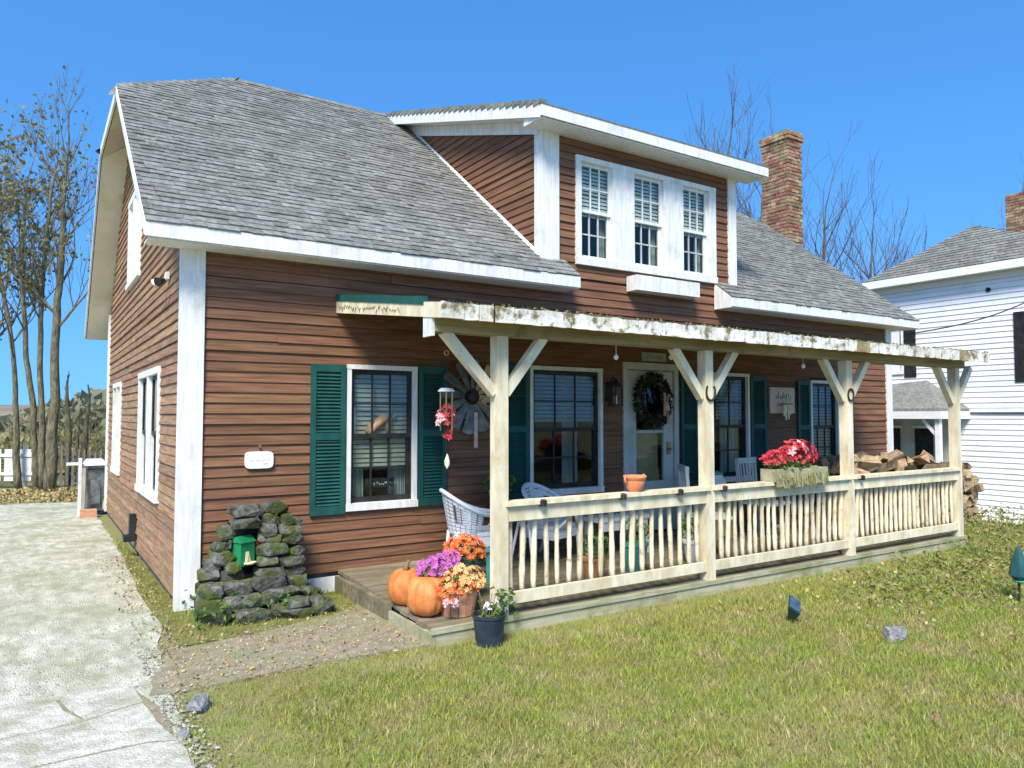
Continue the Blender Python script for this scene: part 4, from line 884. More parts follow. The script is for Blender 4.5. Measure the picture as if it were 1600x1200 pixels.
MB().prism([(x, -.052, z) for x, z in pts], [(x, -.032, z) for x, z in pts]).build('board', M_PLAQ, sg)
m = MB(); strokes(m, .56, .73, 1.285, 1.315, -.054, 6, random.Random(9), .004); m.bar((.68, -.054, 1.262), (.72, -.054, 1.263), .006, .002, up=(0, 1, 0)); m.build('lettering', M_SIGNG, sg)
MB().tube([(.645, -.026, 1.42), (.645, -.065, 1.425)], [.008, .014], 8).build('knob', M_BRASS, sg)
MB().tube([(.60, -.045, 1.372), (.645, -.055, 1.415), (.69, -.045, 1.372)], .002, 4).build('cord', M_STEM, sg)
sg = thing('wall_plaque', (8.17, -.06, 1.73), 'square pale plaque with dark lettering on the wall right of the third window', 'sign')
MB().box((7.89, -.06, 1.74), (8.45, -.032, 2.12)).build('board', M_SIGN, sg)
m = MB(); strokes(m, 8.0, 8.38, 1.93, 2.06, -.062, 4, random.Random(4), .02); strokes(m, 8.02, 8.36, 1.83, 1.90, -.062, 4, random.Random(5), .014); m.build('lettering', M_INK, sg)
bc = thing('bamboo_chime', (8.17, -.14, 1.64), 'short bamboo chime hanging in front of the square wall plaque', 'wind chime')
MB().box((8.07, -.17, 1.86), (8.27, -.10, 1.89)).build('crossbar', M_FIG, bc)
for k, (x, l) in enumerate(((8.10, .16), (8.14, .22), (8.20, .21), (8.24, .14))): MB().tube([(x, -.135, 1.86), (x, -.135, 1.86 - l)], .014, 8).build('tube', M_YBOX, bc)
MB().tube([(8.17, -.135, 1.89), (8.17, -.10, 2.15)], .002, 4).build('cord', M_STEM, bc)
# horseshoes on the posts
def shoe(px, z, s, full, label):
    a0, a1 = (0, 2*math.pi) if full else (-math.pi*1.25, math.pi*.25)
    m = MB(); m.tube([(px + .062*s*math.cos(a0 + (a1-a0)*k/18), -2.076, z + .08*s*math.sin(a0 + (a1-a0)*k/18)) for k in range(19)], .010, 6); tag(m.build('horseshoe', M_IRON), label, 'horseshoe', 'horseshoes nailed to the porch posts')
shoe(4.38, 1.93, 1, False, 'open iron horseshoe nailed to the post right of the front door')
shoe(6.69, 1.94, .85, True, 'closed iron ring nailed to the third porch post')
# jar cooler beside door
jr = thing('glass_jar', (6.05, -.62, zdk(-.6)), 'big clear jar with white lid on a dark crate right of the front door', 'jar')
zb = zdk(-.6); MB().box((5.85, -.80, zb), (6.25, -.42, zb + .45)).box((5.83, -.82, zb + .45), (6.27, -.40, zb + .48)).build('crate', M_BEAM, jr)
MB().lathe((6.05, -.62, zb + .48), [(.12, 0), (.15, .03), (.15, .22), (.11, .28), (.1, .30)], 20).build('jar_body', M_POTW, jr); MB().lathe((6.05, -.62, zb + .78), [(.11, 0), (.115, .03), (.03, .05)], 20).build('lid', M_TEALPOT, jr)
# pale slatted chairs behind the middle railing
def slat_chair(loc, rot, label):
    t = thing('slat_chair', (0, 0, 0), label, 'chair', 'pale slatted chairs on the porch')
    for sx in (-.21, .21):
        MB().bar((sx, .2, 0), (sx, .27, 1.0), .035, .035).build('back_leg', M_DOOR, t); MB().bar((sx, -.2, 0), (sx, -.2, .44), .035, .035).build('front_leg', M_DOOR, t)
    MB().box((-.23, -.22, .44), (.23, .22, .465)).build('seat', M_DOOR, t); MB().box((-.23, .245, .93), (.23, .285, 1.0)).build('top_rail', M_DOOR, t)
    MB().box((-.2, -.21, .18), (.2, -.19, .21)).build('stretcher', M_DOOR, t)
    for k in range(5): MB().bar((-.14 + k*.07, .222, .47), (-.14 + k*.07, .262, .94), .028, .012).build('back_slat', M_DOOR, t)
    t.location = loc; t.rotation_euler = (0, 0, rot); return t
slat_chair((5.12, -1.35, zdk(-1.35)), rad(55), 'pale slatted wooden chair just right of the second porch post')
slat_chair((6.55, -1.0, zdk(-1)), rad(10), 'pale slatted wooden chair behind the red flower planter')
# pots behind the left railing
for (x, y, r, h, mt, lab) in ((3.35, -1.55, .11, .20, M_TERRA, 'clay pot with a bushy plant standing on the deck behind the left railing'), (3.95, -1.45, .13, .26, M_TEALPOT, 'teal glazed pot with a leafy plant on the deck left of the front door'), (4.75, -1.5, .12, .22, M_POTW, 'white pot with a small plant behind the second porch post')):
    t = thing('plant_pot', (x, y, zdk(y)), lab, 'plant', 'potted plants on the deck behind the railing'); MB().lathe((x, y, zdk(y)), [(r*.7, 0), (r, h), (r*1.08, h), (r*1.08, h+.03), (r*.95, h+.03)], 16).build('pot', mt, t)
    m = MB(); foliage(m, (x, y, zdk(y) + h + .13), r*1.3, r*1.3, .15, 110, .06, rr, 0); m.build('leaves', M_GREEN, t)
pbx = thing('white_bench', (4.3, -.75, zdk(-.75)), 'low white bench behind the railing below the second window', 'bench'); zb = zdk(-.75)
MB().box((3.95, -.9, zb + .38), (4.75, -.6, zb + .42)).build('seat', M_WHITE, pbx); MB().box((3.98, -.885, zb + .28), (4.72, -.865, zb + .38)).build('apron', M_WHITE, pbx)
for x in (3.99, 4.67):
    for y in (-.885, -.65): MB().box((x, y, zb), (x + .04, y + .04, zb + .38)).build('leg', M_WHITE, pbx)
# things inside the first window
fg = MB(); fg.lathe((1.58, .055, 1.50), [(.03, 0), (.035, .02), (.028, .12), (.035, .18), (.02, .22), (.026, .25), (.02, .29), (.004, .31)], 12, T=SC(1, .6, 1)); tag(fg.build('figurine', M_POTW, smooth=True), 'slim white figurine standing in the first window', 'figurine')
fg = MB(); fg.tube([(1.74, .06, 1.52), (1.80, .06, 1.60), (1.92, .06, 1.68), (1.98, .06, 1.66)], [.05, .055, .05, .03], 9); fg.tube([(1.93, .06, 1.66), (1.95, .06, 1.58), (1.96, .06, 1.50)], [.03, .022, .018], 8); fg.tube([(1.98, .06, 1.67), (2.02, .06, 1.70), (2.05, .06, 1.67)], [.03, .032, .015], 8); tag(fg.build('animal_figurine', M_FIG, smooth=True), 'brown seated animal figurine on the middle rail of the first window', 'figurine')
sg = thing('window_sign', (1.88, .06, .90), 'small dark sign with pale script propped in the first window', 'sign'); MB().box((1.72, .06, .98), (2.03, .07, 1.07)).build('board', M_BLACK, sg)
m = MB(); strokes(m, 1.76, 2.0, 1.0, 1.045, .058, 6, random.Random(12), .006); m.build('lettering', M_PLAQ, sg)
# hanging bulb hooks
for x, l in ((3.35, .10), (4.05, .07), (6.1, .08)):
    m = MB(); m.tube([(x, -1.88, 2.36), (x, -1.88, 2.36 - l)], .003, 5); m.lathe((x, -1.88, 2.36 - l - .05), [(.004, 0), (.022, .015), (.022, .035), (.008, .055)], 10); tag(m.build('hanging_bulb', M_POTW), ('small white bulb hanging under the porch beam left of the front door' if x == 4.05 else 'tiny white bulb hanging under the beam in front of the second window' if x < 4 else 'tiny white bulb hanging under the beam left of the third post'), 'bulb', 'bulbs under the porch beam')

# ------------------------------------------------------------------ mossy stone niche at the house corner
sn = thing('stone_niche', (.55, -.4, 0), 'mossy stacked stone niche against the brown wall at the house corner', 'stonework')
def stone_mesh(seed):
    import bmesh as bmm
    q = random.Random(seed); bm = bmm.new()
    for i in range(26):
        p = Vector((q.uniform(-1, 1), q.uniform(-1, 1), q.uniform(-1, 1))); k = max(abs(p.x), abs(p.y), abs(p.z)); p = p.lerp(p / k, .95); l_ = p.length
        if l_ > 1.35: p *= 1.35 / l_
        bm.verts.new(p * .5)
    r = bmm.ops.convex_hull(bm, input=bm.verts)
    bmm.ops.delete(bm, geom=[v for v in bm.verts if not v.link_faces], context='VERTS')
    bmm.ops.bevel(bm, geom=list(bm.edges), offset=.012, segments=1, affect='EDGES')
    me = bpy.data.meshes.new('stone'); bm.to_mesh(me); bm.free(); me.materials.append(M_STONE); return me
STN = [stone_mesh(i * 3.7 + 1) for i in range(14)]
def stone(x, y, z, sx, sy, sz): inst('stone', R.choice(STN), sn, TR((x, y, z)) @ Matrix.Rotation(R.uniform(-.25, .25), 4, 'Z') @ Matrix.Rotation(R.uniform(-.08, .08), 4, 'X') @ SC(sx, sy, sz))
def course(x0, x1, y, z, h, w=(.16, .38), dep=.20):
    x = x0
    while x < x1 - .03:
        ww = min(R.uniform(*w), x1 - x + .02); stone(x + ww/2, y + R.uniform(-.045, .045), z + h/2 + R.uniform(-.018, .018), ww*1.1, dep * R.uniform(.8, 1.2), h*R.uniform(.95, 1.4)); x += ww
MB().box((.14, -.42, -.02), (.98, -.05, .30)).build('core', M_MOSS, sn)
for (z, h, ya, yb) in ((0, .11, -.62, -.46), (.10, .10, -.50, -.42), (.19, .11, -.46, -.40)):
    course(.06, 1.12 - z * .9, ya, z, h); course(.10, 1.0 - z * .6, yb + .16, z, h)
course(.62, 1.12, -.72, 0, .10); course(.70, 1.05, -.66, .09, .07)
for z, x0, x1 in ((.29, .10, .42), (.37, .14, .40), (.46, .19, .38), (.55, .20, .36), (.64, .24, .36)): course(x0, x1, -.32, z, .10, (.11, .2), .2)
for z, x0, x1 in ((.29, .54, .96), (.38, .56, .95), (.47, .56, .93), (.56, .58, .93), (.65, .58, .90)): course(x0, x1, -.32, z, .10, (.14, .34), .22)
course(.34, .84, -.30, .73, .10, (.16, .28), .2); course(.34, .80, -.28, .83, .09, (.2, .3), .2); stone(.92, -.22, .74, .12, .14, .10)
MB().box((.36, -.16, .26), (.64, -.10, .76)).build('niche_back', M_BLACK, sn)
gb = thing('green_tin_house', (.44, -.34, .42), 'small green tin house with a cream dish standing in the stone niche', 'ornament')
T_ = TR((.44, -.36, .42)) @ Matrix.Rotation(.5, 4, 'Z')
MB(T_).box((-.075, -.06, .0), (.075, .06, .20)).build('box', M_GBOX, gb); MB(T_).prism([(-.085, -.07, .2), (.085, -.07, .2), (.085, .07, .2), (-.085, .07, .2)], [(-.085, 0, .25), (.085, 0, .25), (.085, .002, .25), (-.085, .002, .25)]).build('roof', M_GBOX, gb)
MB(T_).lathe((0, -.09, .012), [(.03, 0), (.062, .012), (.062, .02), (.04, .018)], 16, T=SC(1, .6, 1)).build('dish', M_YBOX, gb)
MB(T_).prism([(-.028, -.066, .035), (.028, -.066, .035), (.008, -.066, .12), (-.022, -.066, .12)], [(-.028, -.061, .035), (.028, -.061, .035), (.008, -.061, .12), (-.022, -.061, .12)]).build('yellow_panel', M_YBOX, gb); MB(T_).prism([(-.012, -.071, .035), (.008, -.071, .035), (.002, -.071, .10)], [(-.012, -.067, .035), (.008, -.067, .035), (.002, -.067, .10)]).build('brown_panel', M_FIG, gb)
tag(MB().lathe((.575, -.30, .50), [(.004, 0), (.016, .02), (.018, .08), (.006, .12)], 10).build('red_bottle', M_RED), 'tiny red bottle standing beside the green tin house in the stone niche', 'ornament')
m = MB(); rr = random.Random(31)
for i in range(500): m.leaf((rr.uniform(.02, 1.1), rr.uniform(-.80, -.05), .015 + rr.random()**2 * .22), rr.uniform(.03, .06), rr)
tag(m.build('niche_weeds', M_GREEN), 'low green weeds growing around the foot of the stone niche', 'weeds', kind='stuff')

# ------------------------------------------------------------------ lawn things
def rock(name, loc, s, seed, label):
    me = stone_mesh(seed).copy(); me.materials.clear(); me.materials.append(M_ROCK); o = bpy.data.objects.new(name, me); COL.objects.link(o); o.location = loc; o.scale = s; o.rotation_euler = (0, 0, seed); tag(o, label, 'rock', 'rocks on the lawn')
rock('rock', (-.27, -2.36, .03), (.15, .12, .10), 4.2, 'grey rock at the corner of lawn and concrete slab'); rock('rock', (-.40, -2.72, .02), (.07, .06, .05), 8.1, 'small grey stone at the slab edge below the bigger rock')
rock('rock', (4.46, -3.80, .03), (.16, .13, .12), 2.7, 'grey rock sitting alone in the right hand lawn')
def spike_light(loc, h, tilt, label, s=1.0):
    t = thing('solar_light', (0, 0, 0), label, 'garden light', 'solar lights stuck in the lawn')
    MB().tube([(0, 0, -.05), (0, 0, h)], [.006*s, .012*s], 6).build('stake', M_BLACK, t)
    MB().prism([(-.045*s, -.03*s, h), (.045*s, -.03*s, h), (.045*s, .03*s, h), (-.045*s, .03*s, h)], [(-.075*s, -.045*s, h + .10*s), (.075*s, -.045*s, h + .10*s), (.075*s, .06*s, h + .14*s), (-.075*s, .06*s, h + .14*s)]).build('lamp_housing', M_LAMPG, t)
    MB().prism([(-.065*s, -.036*s, h + .107*s), (.065*s, -.036*s, h + .107*s), (.065*s, .052*s, h + .141*s), (-.065*s, .052*s, h + .141*s)], [(-.065*s, -.036*s, h + .112*s), (.065*s, -.036*s, h + .112*s), (.065*s, .052*s, h + .146*s), (-.065*s, .052*s, h + .146*s)]).build('solar_panel', M_LENS, t)
    t.location = loc; t.rotation_euler = tilt; return t
spike_light((4.24, -3.02, 0), .06, (rad(18), rad(-30), .6), 'small dark green solar light tilting in the lawn before the porch')
gt = thing('garden_lantern', (6.53, -3.79, 0), 'tall dark teal garden lantern on a stake at the right edge of the lawn', 'garden light')
MB().tube([(6.53, -3.79, -.05), (6.55, -3.79, .2)], [.008, .014], 6).build('stake', M_BLACK, gt)
MB().lathe((6.55, -3.79, .18), [(.03, 0), (.085, .05), (.075, .12), (.05, .22), (.02, .30), (.006, .32)], 7).build('shade', M_LAMPG, gt); MB().lathe((6.55, -3.79, .16), [(.02, 0), (.06, .02), (.06, .03)], 8).build('collar', M_TEALPOT, gt)
# weed clumps on the right of the lawn
rr = random.Random(41)
mg = MB(); my = MB()
for (x, y, n, r, h) in ((5.6, -3.1, 50, .4, .07), (6.2, -2.8, 70, .45, .09), (6.9, -3.0, 80, .5, .11), (7.5, -2.6, 80, .4, .12), (8.3, -2.7, 80, .5, .14), (6.4, -3.5, 70, .45, .09), (9.0, -2.6, 70, .4, .14), (9.7, -2.2, 80, .4, .2), (10.4, -1.9, 80, .4, .24), (7.7, -3.2, 80, .5, .12), (10.9, -1.6, 70, .45, .26), (11.4, -1.3, 70, .4, .28), (12.2, -1.6, 80, .5, .3), (8.9, -3.2, 80, .5, .14)):
    for i in range(n * 3):
        a = rr.random()*6.283; d_ = r * 1.3 * rr.random()**.6; z = gz(x, y) + rr.random()**1.6 * h; (mg if rr.random() < .55 else my).leaf((x + d_*math.cos(a), y + d_*math.sin(a), z), rr.uniform(.03, .075), rr)
tag(mg.build('weed_cover', M_WEED), 'low leafy green weeds spreading over the right side of the lawn', 'weeds', kind='stuff'); tag(my.build('withered_weeds', M_BRUSH), 'withered yellow weeds mixed into the right side of the lawn', 'weeds', kind='stuff')
m = MB()
for i in range(1100):
    x = rr.uniform(2.2, 13.0); y = rr.uniform(-4.8, -2.15)
    if x < 5 and rr.random() < .88: continue
    m.leaf((x, y, gz(x, y) + rr.uniform(.012, .04)), rr.uniform(.02, .055), rr, .8)
tag(m.build('fallen_leaves', M_LITTER), 'brown fallen leaves lying on the right side of the lawn', 'leaves', kind='stuff')
m = MB()
for i in range(3000):
    x = rr.uniform(-4.5, 1.5); y = 10.0 + rr.random() * 3.2; m.leaf((x, y, rr.uniform(.01, .07)), rr.uniform(.04, .10), rr, .8)
tag(m.build('leaf_drift', M_LITTER), 'drift of brown leaves at the far end of the driveway', 'leaves', kind='stuff')
# ------------------------------------------------------------------ firewood
def log_mesh(seed, L=.42):
    q = random.Random(seed); k = q.choice((3, 4, 4, 7)); r = q.uniform(.065, .095); pr = []
    for i in range(k): a = 2*math.pi*i/k + q.uniform(-.2, .2); pr.append((r * math.cos(a) * q.uniform(.8, 1.2), r * math.sin(a) * q.uniform(.7, 1.1)))
    m = MB(); m.prism([(-L/2, a, b) for a, b in pr], [(L/2, a * .95, b * .95) for a, b in pr]); return m.mesh('log', M_LOGEND)
LOGS = [log_mesh(i) for i in range(9)]
def log(loc, yaw, pitch, label, group, s=1.0):
    o = bpy.data.objects.new('firewood_log', R.choice(LOGS)); COL.objects.link(o); o.location = loc; o.rotation_euler = (R.uniform(0, 6.28), pitch, yaw); o.scale = (s, s, s); tag(o, label, 'log', group)
for row in range(8):
    n = 8 - (row > 5) * 2
    for k in range(n): log((10.55 + k * .15 + R.uniform(-.03, .03) + (row % 2) * .06, -.95 + R.uniform(-.07, .07) , .07 + row * .118), rad(75) + R.uniform(-.35, .35), R.uniform(-.1, .1), 'split firewood log in the %s of the stack beyond the porch end' % ('bottom row', 'second row', 'third row', 'fourth row', 'fifth row', 'sixth row', 'seventh row', 'top row')[row], 'firewood stacked beyond the porch')
for row in range(7):
    for k in range(7): log((7.6 + k * .22 + R.uniform(-.05, .05), -.45 + R.uniform(-.06, .06), zdk(-.4) + .07 + row * .13), rad(90) + R.uniform(-.3, .3), R.uniform(-.12, .12), 'firewood log in the %s of the pile under the fourth window' % ('bottom layer', 'second layer', 'third layer', 'middle layer', 'fifth layer', 'sixth layer', 'top layer')[row], 'firewood piled on the porch')
for k in range(16): log((7.35 + k * .105 + R.uniform(-.05, .05), -1.62 + R.uniform(-.12, .12), 1.06 + R.uniform(-.06, .10)), R.uniform(-.9, .9), R.uniform(-.45, .45), 'rough piece of wood heaped behind the right hand railing', 'wood heaped behind the right railing', R.uniform(.7, 1.2))
wt = thing('wood_rack', (8.1, -1.62, zdk(-1.6)), 'low timber rack holding the wood heap behind the right railing', 'rack'); zb = zdk(-1.62)
MB().box((7.3, -1.80, .93), (9.0, -1.44, .96)).build('shelf', M_BEAM, wt)
for x in (7.32, 8.1, 8.92):
    for y in (-1.79, -1.50): MB().box((x, y, zb), (x + .05, y + .05, .93)).build('leg', M_BEAM, wt)

# ------------------------------------------------------------------ white neighbour house
NX = 16.0; nb = thing('neighbour_house', (NX, -2, -.62), 'white clapboard house with hipped grey roof and black shutters at the right', 'house')
TN = TR((NX, 0, 0)) @ TL
NY0, NY1 = -1.3, 3.1
nw = MB().box((NX, NY0, -.9), (NX + .15, NY1, 4.95)).box((NX + .15, NY1 - .15, -.9), (NX + 8, NY1, 4.95)).box((NX + .15, NY0, -.9), (NX + 8, NY0 + .15, 4.95)).build('wall', M_NWHITE, nb)
NCL = CLAP.mesh('white_clapboard', M_NWHITE); z = -.66; k = 0
NWIN = (-2.95, -2.42, 2.68, 3.82); NWIN2 = (.20, .90, 2.42, 3.86)
while z < 4.75:
    if not (1.76 < z < 1.84):
        for s, e in subtract((-NY1, 1.3), [(w[0], w[1]) for w in (NWIN, NWIN2) if w[2] < z + .05 < w[3]]): inst('clapboard', NCL, nw, TN @ TR((s, -.002, z)) @ SC(e - s, 1.15, 1.215))
    z += .115; k += 1
MB(TN).box((-NY1 - .02, -.035, 1.78), (1.3, .0, 1.86)).build('band_board', M_NWHITE, nb); MB(TN).box((-NY1 - .03, -.06, 1.755), (1.3, .0, 1.78)).build('drip_edge', M_IRON, nb)
MB(TN).box((-NY1 - .035, -.04, -.7), (-NY1 + .10, .0, 4.8)).build('corner_board', M_NWHITE, nb)
window(TN, NWIN, casing=.05, sillh=.06, grid=(1, 1), parent=nb, sash_mat=M_WHITE, case_mat=M_NWHITE); window(TN, NWIN2, casing=.06, sillh=.06, grid=(1, 1), parent=nb, sash_mat=M_WHITE, case_mat=M_NWHITE)
for u in (-2.40, -.09, .92):
    s_ = MB(TN); s_.box((u, -.05, 2.60 if u < -2 else 2.40), (u + .27, -.022, 3.86)); o = s_.build('shutter', M_BLACK, nb)
MB(TN).tube([(-.56, -.05, 4.40), (-.56, .0, 4.40)], .05, 10).build('gable_vent', M_BLACK, nb)
# hipped roof
ez = 4.92; PK = Vector((NX + 3.2, .0, 6.75)); e0, e1, e2, e3 = (NX - .32, NY1 + .12), (NX - .32, NY0 - .3), (NX + 8.3, NY0 - .3), (NX + 8.3, NY1 + .32)
pk0, pk1 = (NX + 1.0, 1.3), (NX + 7.0, 1.0); rz = 6.08
m = MB(); m.add([(*e0, ez), (*e1, ez), (*e2, ez), (*e3, ez), (*pk0, rz), (*pk1, rz), (*e0, ez - .06), (*e1, ez - .06), (*e2, ez - .06), (*e3, ez - .06)], [(0,1,4), (1,2,5,4), (2,3,5), (3,0,4,5), (0,6,7,1), (1,7,8,2), (2,8,9,3), (3,9,6,0), (6,9,8,7)])
nr = m.build('roof', M_ROOFDK, nb)
m = MB(); A = Vector((*e0, ez)); B = Vector((*e1, ez)); P0 = Vector((*pk0, rz)); P1 = Vector((*pk1, rz)); nrow = 16
for r in range(nrow):
    for (a, b, c, d_) in ((A, B, P0, P0), (B, Vector((*e2, ez)), P0, P1)):
        p = a.lerp(c, r / nrow); q = b.lerp(d_, r / nrow); p2 = a.lerp(c, (r + 1.2) / nrow) if r < nrow - 1 else c; q2 = b.lerp(d_, (r + 1.2) / nrow) if r < nrow - 1 else d_
        nn = (q - p).cross(p2 - p).normalized(); nn = nn if nn.z > 0 else -nn; L = (q - p).length; t = 0
        while t < L:
            w = R.uniform(.18, .4); s0, s1 = t / L, min(1, (t + w - .006) / L); up = nn * .022; lo = nn * .006
            m.add([p.lerp(q, s0) + up, p.lerp(q, s1) + up, p2.lerp(q2, s1) + lo, p2.lerp(q2, s0) + lo, p.lerp(q, s0), p.lerp(q, s1)], [(0,1,2,3), (4,5,1,0)]); t += w
m.build('shingles', M_SHINGLE, nr, kind='stuff')
plank('fascia', ((e0[0] - .002, e0[1], ez - .01), (e1[0] - .002, e1[1], ez - .01), .17, (-.025, 0, 0)), mat=M_NWHITE, parent=nr)
MB().box((NX - .30, NY0 - .2, ez - .165), (NX - .0, NY1 + .3, ez - .15)).build('soffit', M_NWHITE, nr); plank('frieze', ((NX - .03, NY0, ez - .17), (NX - .03, NY1 + .02, ez - .17), .14, (-.02, 0, 0)), mat=M_NWHITE, parent=nr)
# brick chimney of the neighbour
nc = MB().box((19.05, .87, 5.3), (19.65, 1.47, 7.15)).build('chimney', M_MORTAR, nb); z = 5.6; k = 0
while z < 7.12:
    for (ax, a, b) in (('y', .86, 1.48), ('x', 19.04, 19.66)):
        p = a - (k % 2) * .1
        while p < b:
            s, t = max(p, a), min(p + .205, b)
            if t - s > .04: inst('brick', BR, nc, (TR((19.035, s, z)) @ SC(.09, t - s, .062)) if ax == 'y' else (TR((s, .855, z)) @ SC(t - s, .09, .062)))
            p += .215
    z += .072; k += 1
nc.data.materials[0] = M_MORTAR
# side porch of the neighbour
sp_ = thing('side_porch', (15.4, 2.2, -.62), 'small white side porch with grey roof in front of the white house', 'porch')
m = MB(); m.add([(14.75, 1.0, 1.86), (14.75, 3.4, 1.86), (15.99, 3.4, 2.42), (15.99, 1.9, 2.52), (15.99, 1.0, 1.86), (14.75, 1.0, 1.80), (14.75, 3.4, 1.80), (15.99, 3.4, 1.80), (15.99, 1.0, 1.80), (15.2, 1.9, 2.10)], [(0, 1, 2, 3, 9), (0, 9, 3, 4), (0, 5, 6, 1), (5, 8, 7, 6), (4, 8, 5, 0), (1, 6, 7, 2)]); m.build('roof', M_SHINGLE, sp_)
MB().box((14.72, .98, 1.64), (14.80, 3.4, 1.80)).box((14.80, .98, 1.64), (15.98, 1.06, 1.80)).build('fascia', M_NWHITE, sp_)
for y in (1.1, 2.3): 
    MB().box((14.80, y - .05, -.62), (14.90, y + .05, 1.64)).build('post', M_NWHITE, sp_)
    MB().bar((14.85, y + .05, 1.30), (14.85, y + .32, 1.62), .05, .05, up=(1, 0, 0)).build('brace', M_NWHITE, sp_)
MB().box((14.78, .95, -.7), (15.98, 3.4, -.35)).build('deck', M_DECK, sp_); MB().box((15.0, 3.30, -.35), (15.9, 3.36, 1.6)).build('back_panel', M_DOOR, sp_)
pw_ = MB().box((15.90, 1.25, -.34), (15.935, 3.29, 1.63)).build('inner_wall', M_DOOR, sp_)
for ya, yb in ((1.75, 2.15), (2.5, 2.95)): MB().box((15.875, ya, .35), (15.898, yb, 1.42)).build('dark_window', M_BLACK, sp_); MB().box((15.86, ya - .05, 1.42), (15.898, yb + .05, 1.48)).box((15.86, ya - .05, .29), (15.898, yb + .05, .35)).build('window_trim', M_NWHITE, sp_)
# power cable
A = Vector((11.42, -.2, 3.10)); B = Vector((15.95, -1.2, 4.55)); pts = [A.lerp(B, t / 14) - Vector((0, 0, .22 * math.sin(math.pi * t / 14))) for t in range(15)]
tag(MB().tube(pts, .012, 5).build('power_cable', M_IRON), 'black cable sagging from the brown house eave to the white house', 'cable')

# ------------------------------------------------------------------ back left: bin, fences
bn = thing('wheeled_bin', (-.18, 7.75, 0), 'narrow grey wheeled bin with pale lid by the back corner of the house', 'bin')
MB().prism([(-.29, 7.5, .08), (-.06, 7.5, .08), (-.06, 8.0, .08), (-.29, 8.0, .08)], [(-.32, 7.42, .86), (-.03, 7.42, .86), (-.03, 8.06, .86), (-.32, 8.06, .86)]).build('body', M_GALV, bn)
MB().prism([(-.34, 7.40, .862), (-.01, 7.40, .862), (-.01, 8.08, .862), (-.34, 8.08, .862)], [(-.29, 7.46, .95), (-.06, 7.46, .95), (-.06, 8.0, .95), (-.29, 8.0, .95)]).build('lid', M_POTW, bn)
MB().box((-.30, 7.40, .78), (-.05, 7.43, .82)).build('handle', M_BLACK, bn); MB().box((-.25, 7.445, .2), (-.10, 7.475, .7)).build('front_panel', M_GALV, bn)
for x in (-.31, -.09): MB().tube([(x, 8.02, .1), (x + .05, 8.02, .1)], .1, 12).build('wheel', M_BLACK, bn)
bd = thing('leaning_boards', (-.40, 7.6, 0), 'white post and boards standing left of the wheeled bin', 'boards')
MB().box((-.42, 7.62, 0), (-.37, 7.67, .98)).build('board', M_WHITE, bd); MB().bar((-.36, 7.30, 0), (-.35, 7.40, .82), .05, .02).build('board', M_PLANK, bd); MB().box((-.60, 7.62, .86), (-.425, 7.66, .91)).build('board', M_WHITE, bd); MB().box((-.40, 7.18, .01), (-.16, 7.34, .14)).build('block', M_BASKET, bd)
wf = thing('white_board_fence', (-2.2, 13.6, 0), 'low white board fence left of the tree trunks', 'fence')
for k in range(9):
    x = -3.6 + k * .3; y = 15.2 - k * .18
    MB().bar((x, y, .18), (x, y, .92), .27, .02, up=(.514, .857, 0)).build('board', M_WHITE, wf)
for z in (.35, .78): MB().bar((-3.75, 15.26, z), (-1.05, 13.64, z), .03, .07).build('rail', M_WHITE, wf)
for k in (0, 4, 8): MB().box((-3.65 + k * .3, 15.24 - k * .18, -.05), (-3.56 + k * .3, 15.32 - k * .18, 1.0)).build('post', M_WHITE, wf)
pf = thing('picket_fence', (-.3, 13.6, 0), 'grey weathered picket fence behind the tree trunks', 'fence')
for k in range(15):
    x = -1.0 + k * .12; y = 13.7 + k * .03; h = R.uniform(.8, 1.05); MB().prism([(x, y, 0), (x + .07, y, 0), (x + .07, y + .02, 0), (x, y + .02, 0)], [(x + .02, y, h), (x + .05, y, h), (x + .05, y + .02, h), (x + .02, y + .02, h)]).build('picket', M_PLANK, pf)
MB().bar((-1.05, 13.74, .3), (.8, 14.2, .3), .03, .07).build('rail', M_PLANK, pf); MB().bar((-1.05, 13.74, .7), (.8, 14.2, .7), .03, .07).build('rail', M_PLANK, pf)

# ------------------------------------------------------------------ loose gravel
q = random.Random(61); m = MB()
def pebble(mb, x, y, z, s):
    a = q.random() * 6.28; c, d_ = math.cos(a), math.sin(a); w = q.uniform(.6, 1)
    mb.add([(x + s*c, y + s*d_, z), (x - s*d_*w, y + s*c*w, z), (x - s*c, y - s*d_, z), (x + s*d_*w, y - s*c*w, z), (x + s*.3*c, y, z + s*q.uniform(.5, .9))], [(0,1,4), (1,2,4), (2,3,4), (3,0,4)])
for i in range(9000):
    y = -4.5 + 11 * q.random() ** 1.8; x = -.12 - 2.6 * q.random() ** 1.3 - (.25 if y < -1.2 else 0)
    pebble(m, x, y, .010 + (.03 if y < -1.7 and q.random() < .0 else 0), q.uniform(.004, .013))
for i in range(700):
    e = q.random(); pebble(m, -.37 + q.gauss(0, .05), -1.0 - 3.2 * e, .016, q.uniform(.004, .016))
for i in range(1400): pebble(m, q.uniform(-.4, 1.38), q.uniform(-2.05, -.95), .02, q.uniform(.003, .010))
tag(m.build('loose_gravel', M_PEB), 'loose grey gravel scattered over the driveway and path', 'gravel', kind='stuff')
m = MB()
for i in range(900):
    x = q.choice((q.gauss(-.2, .10), q.uniform(-.45, 1.35))); y = q.uniform(-2.1, 3.0) if x < -.05 else q.uniform(-2.1, -.5); m.leaf((x, y, .024 + q.random() * .012), q.uniform(.015, .04), q, .7)
tag(m.build('path_litter', M_LITTER), 'small dead leaves littering the path and the wall foot', 'leaves', kind='stuff')

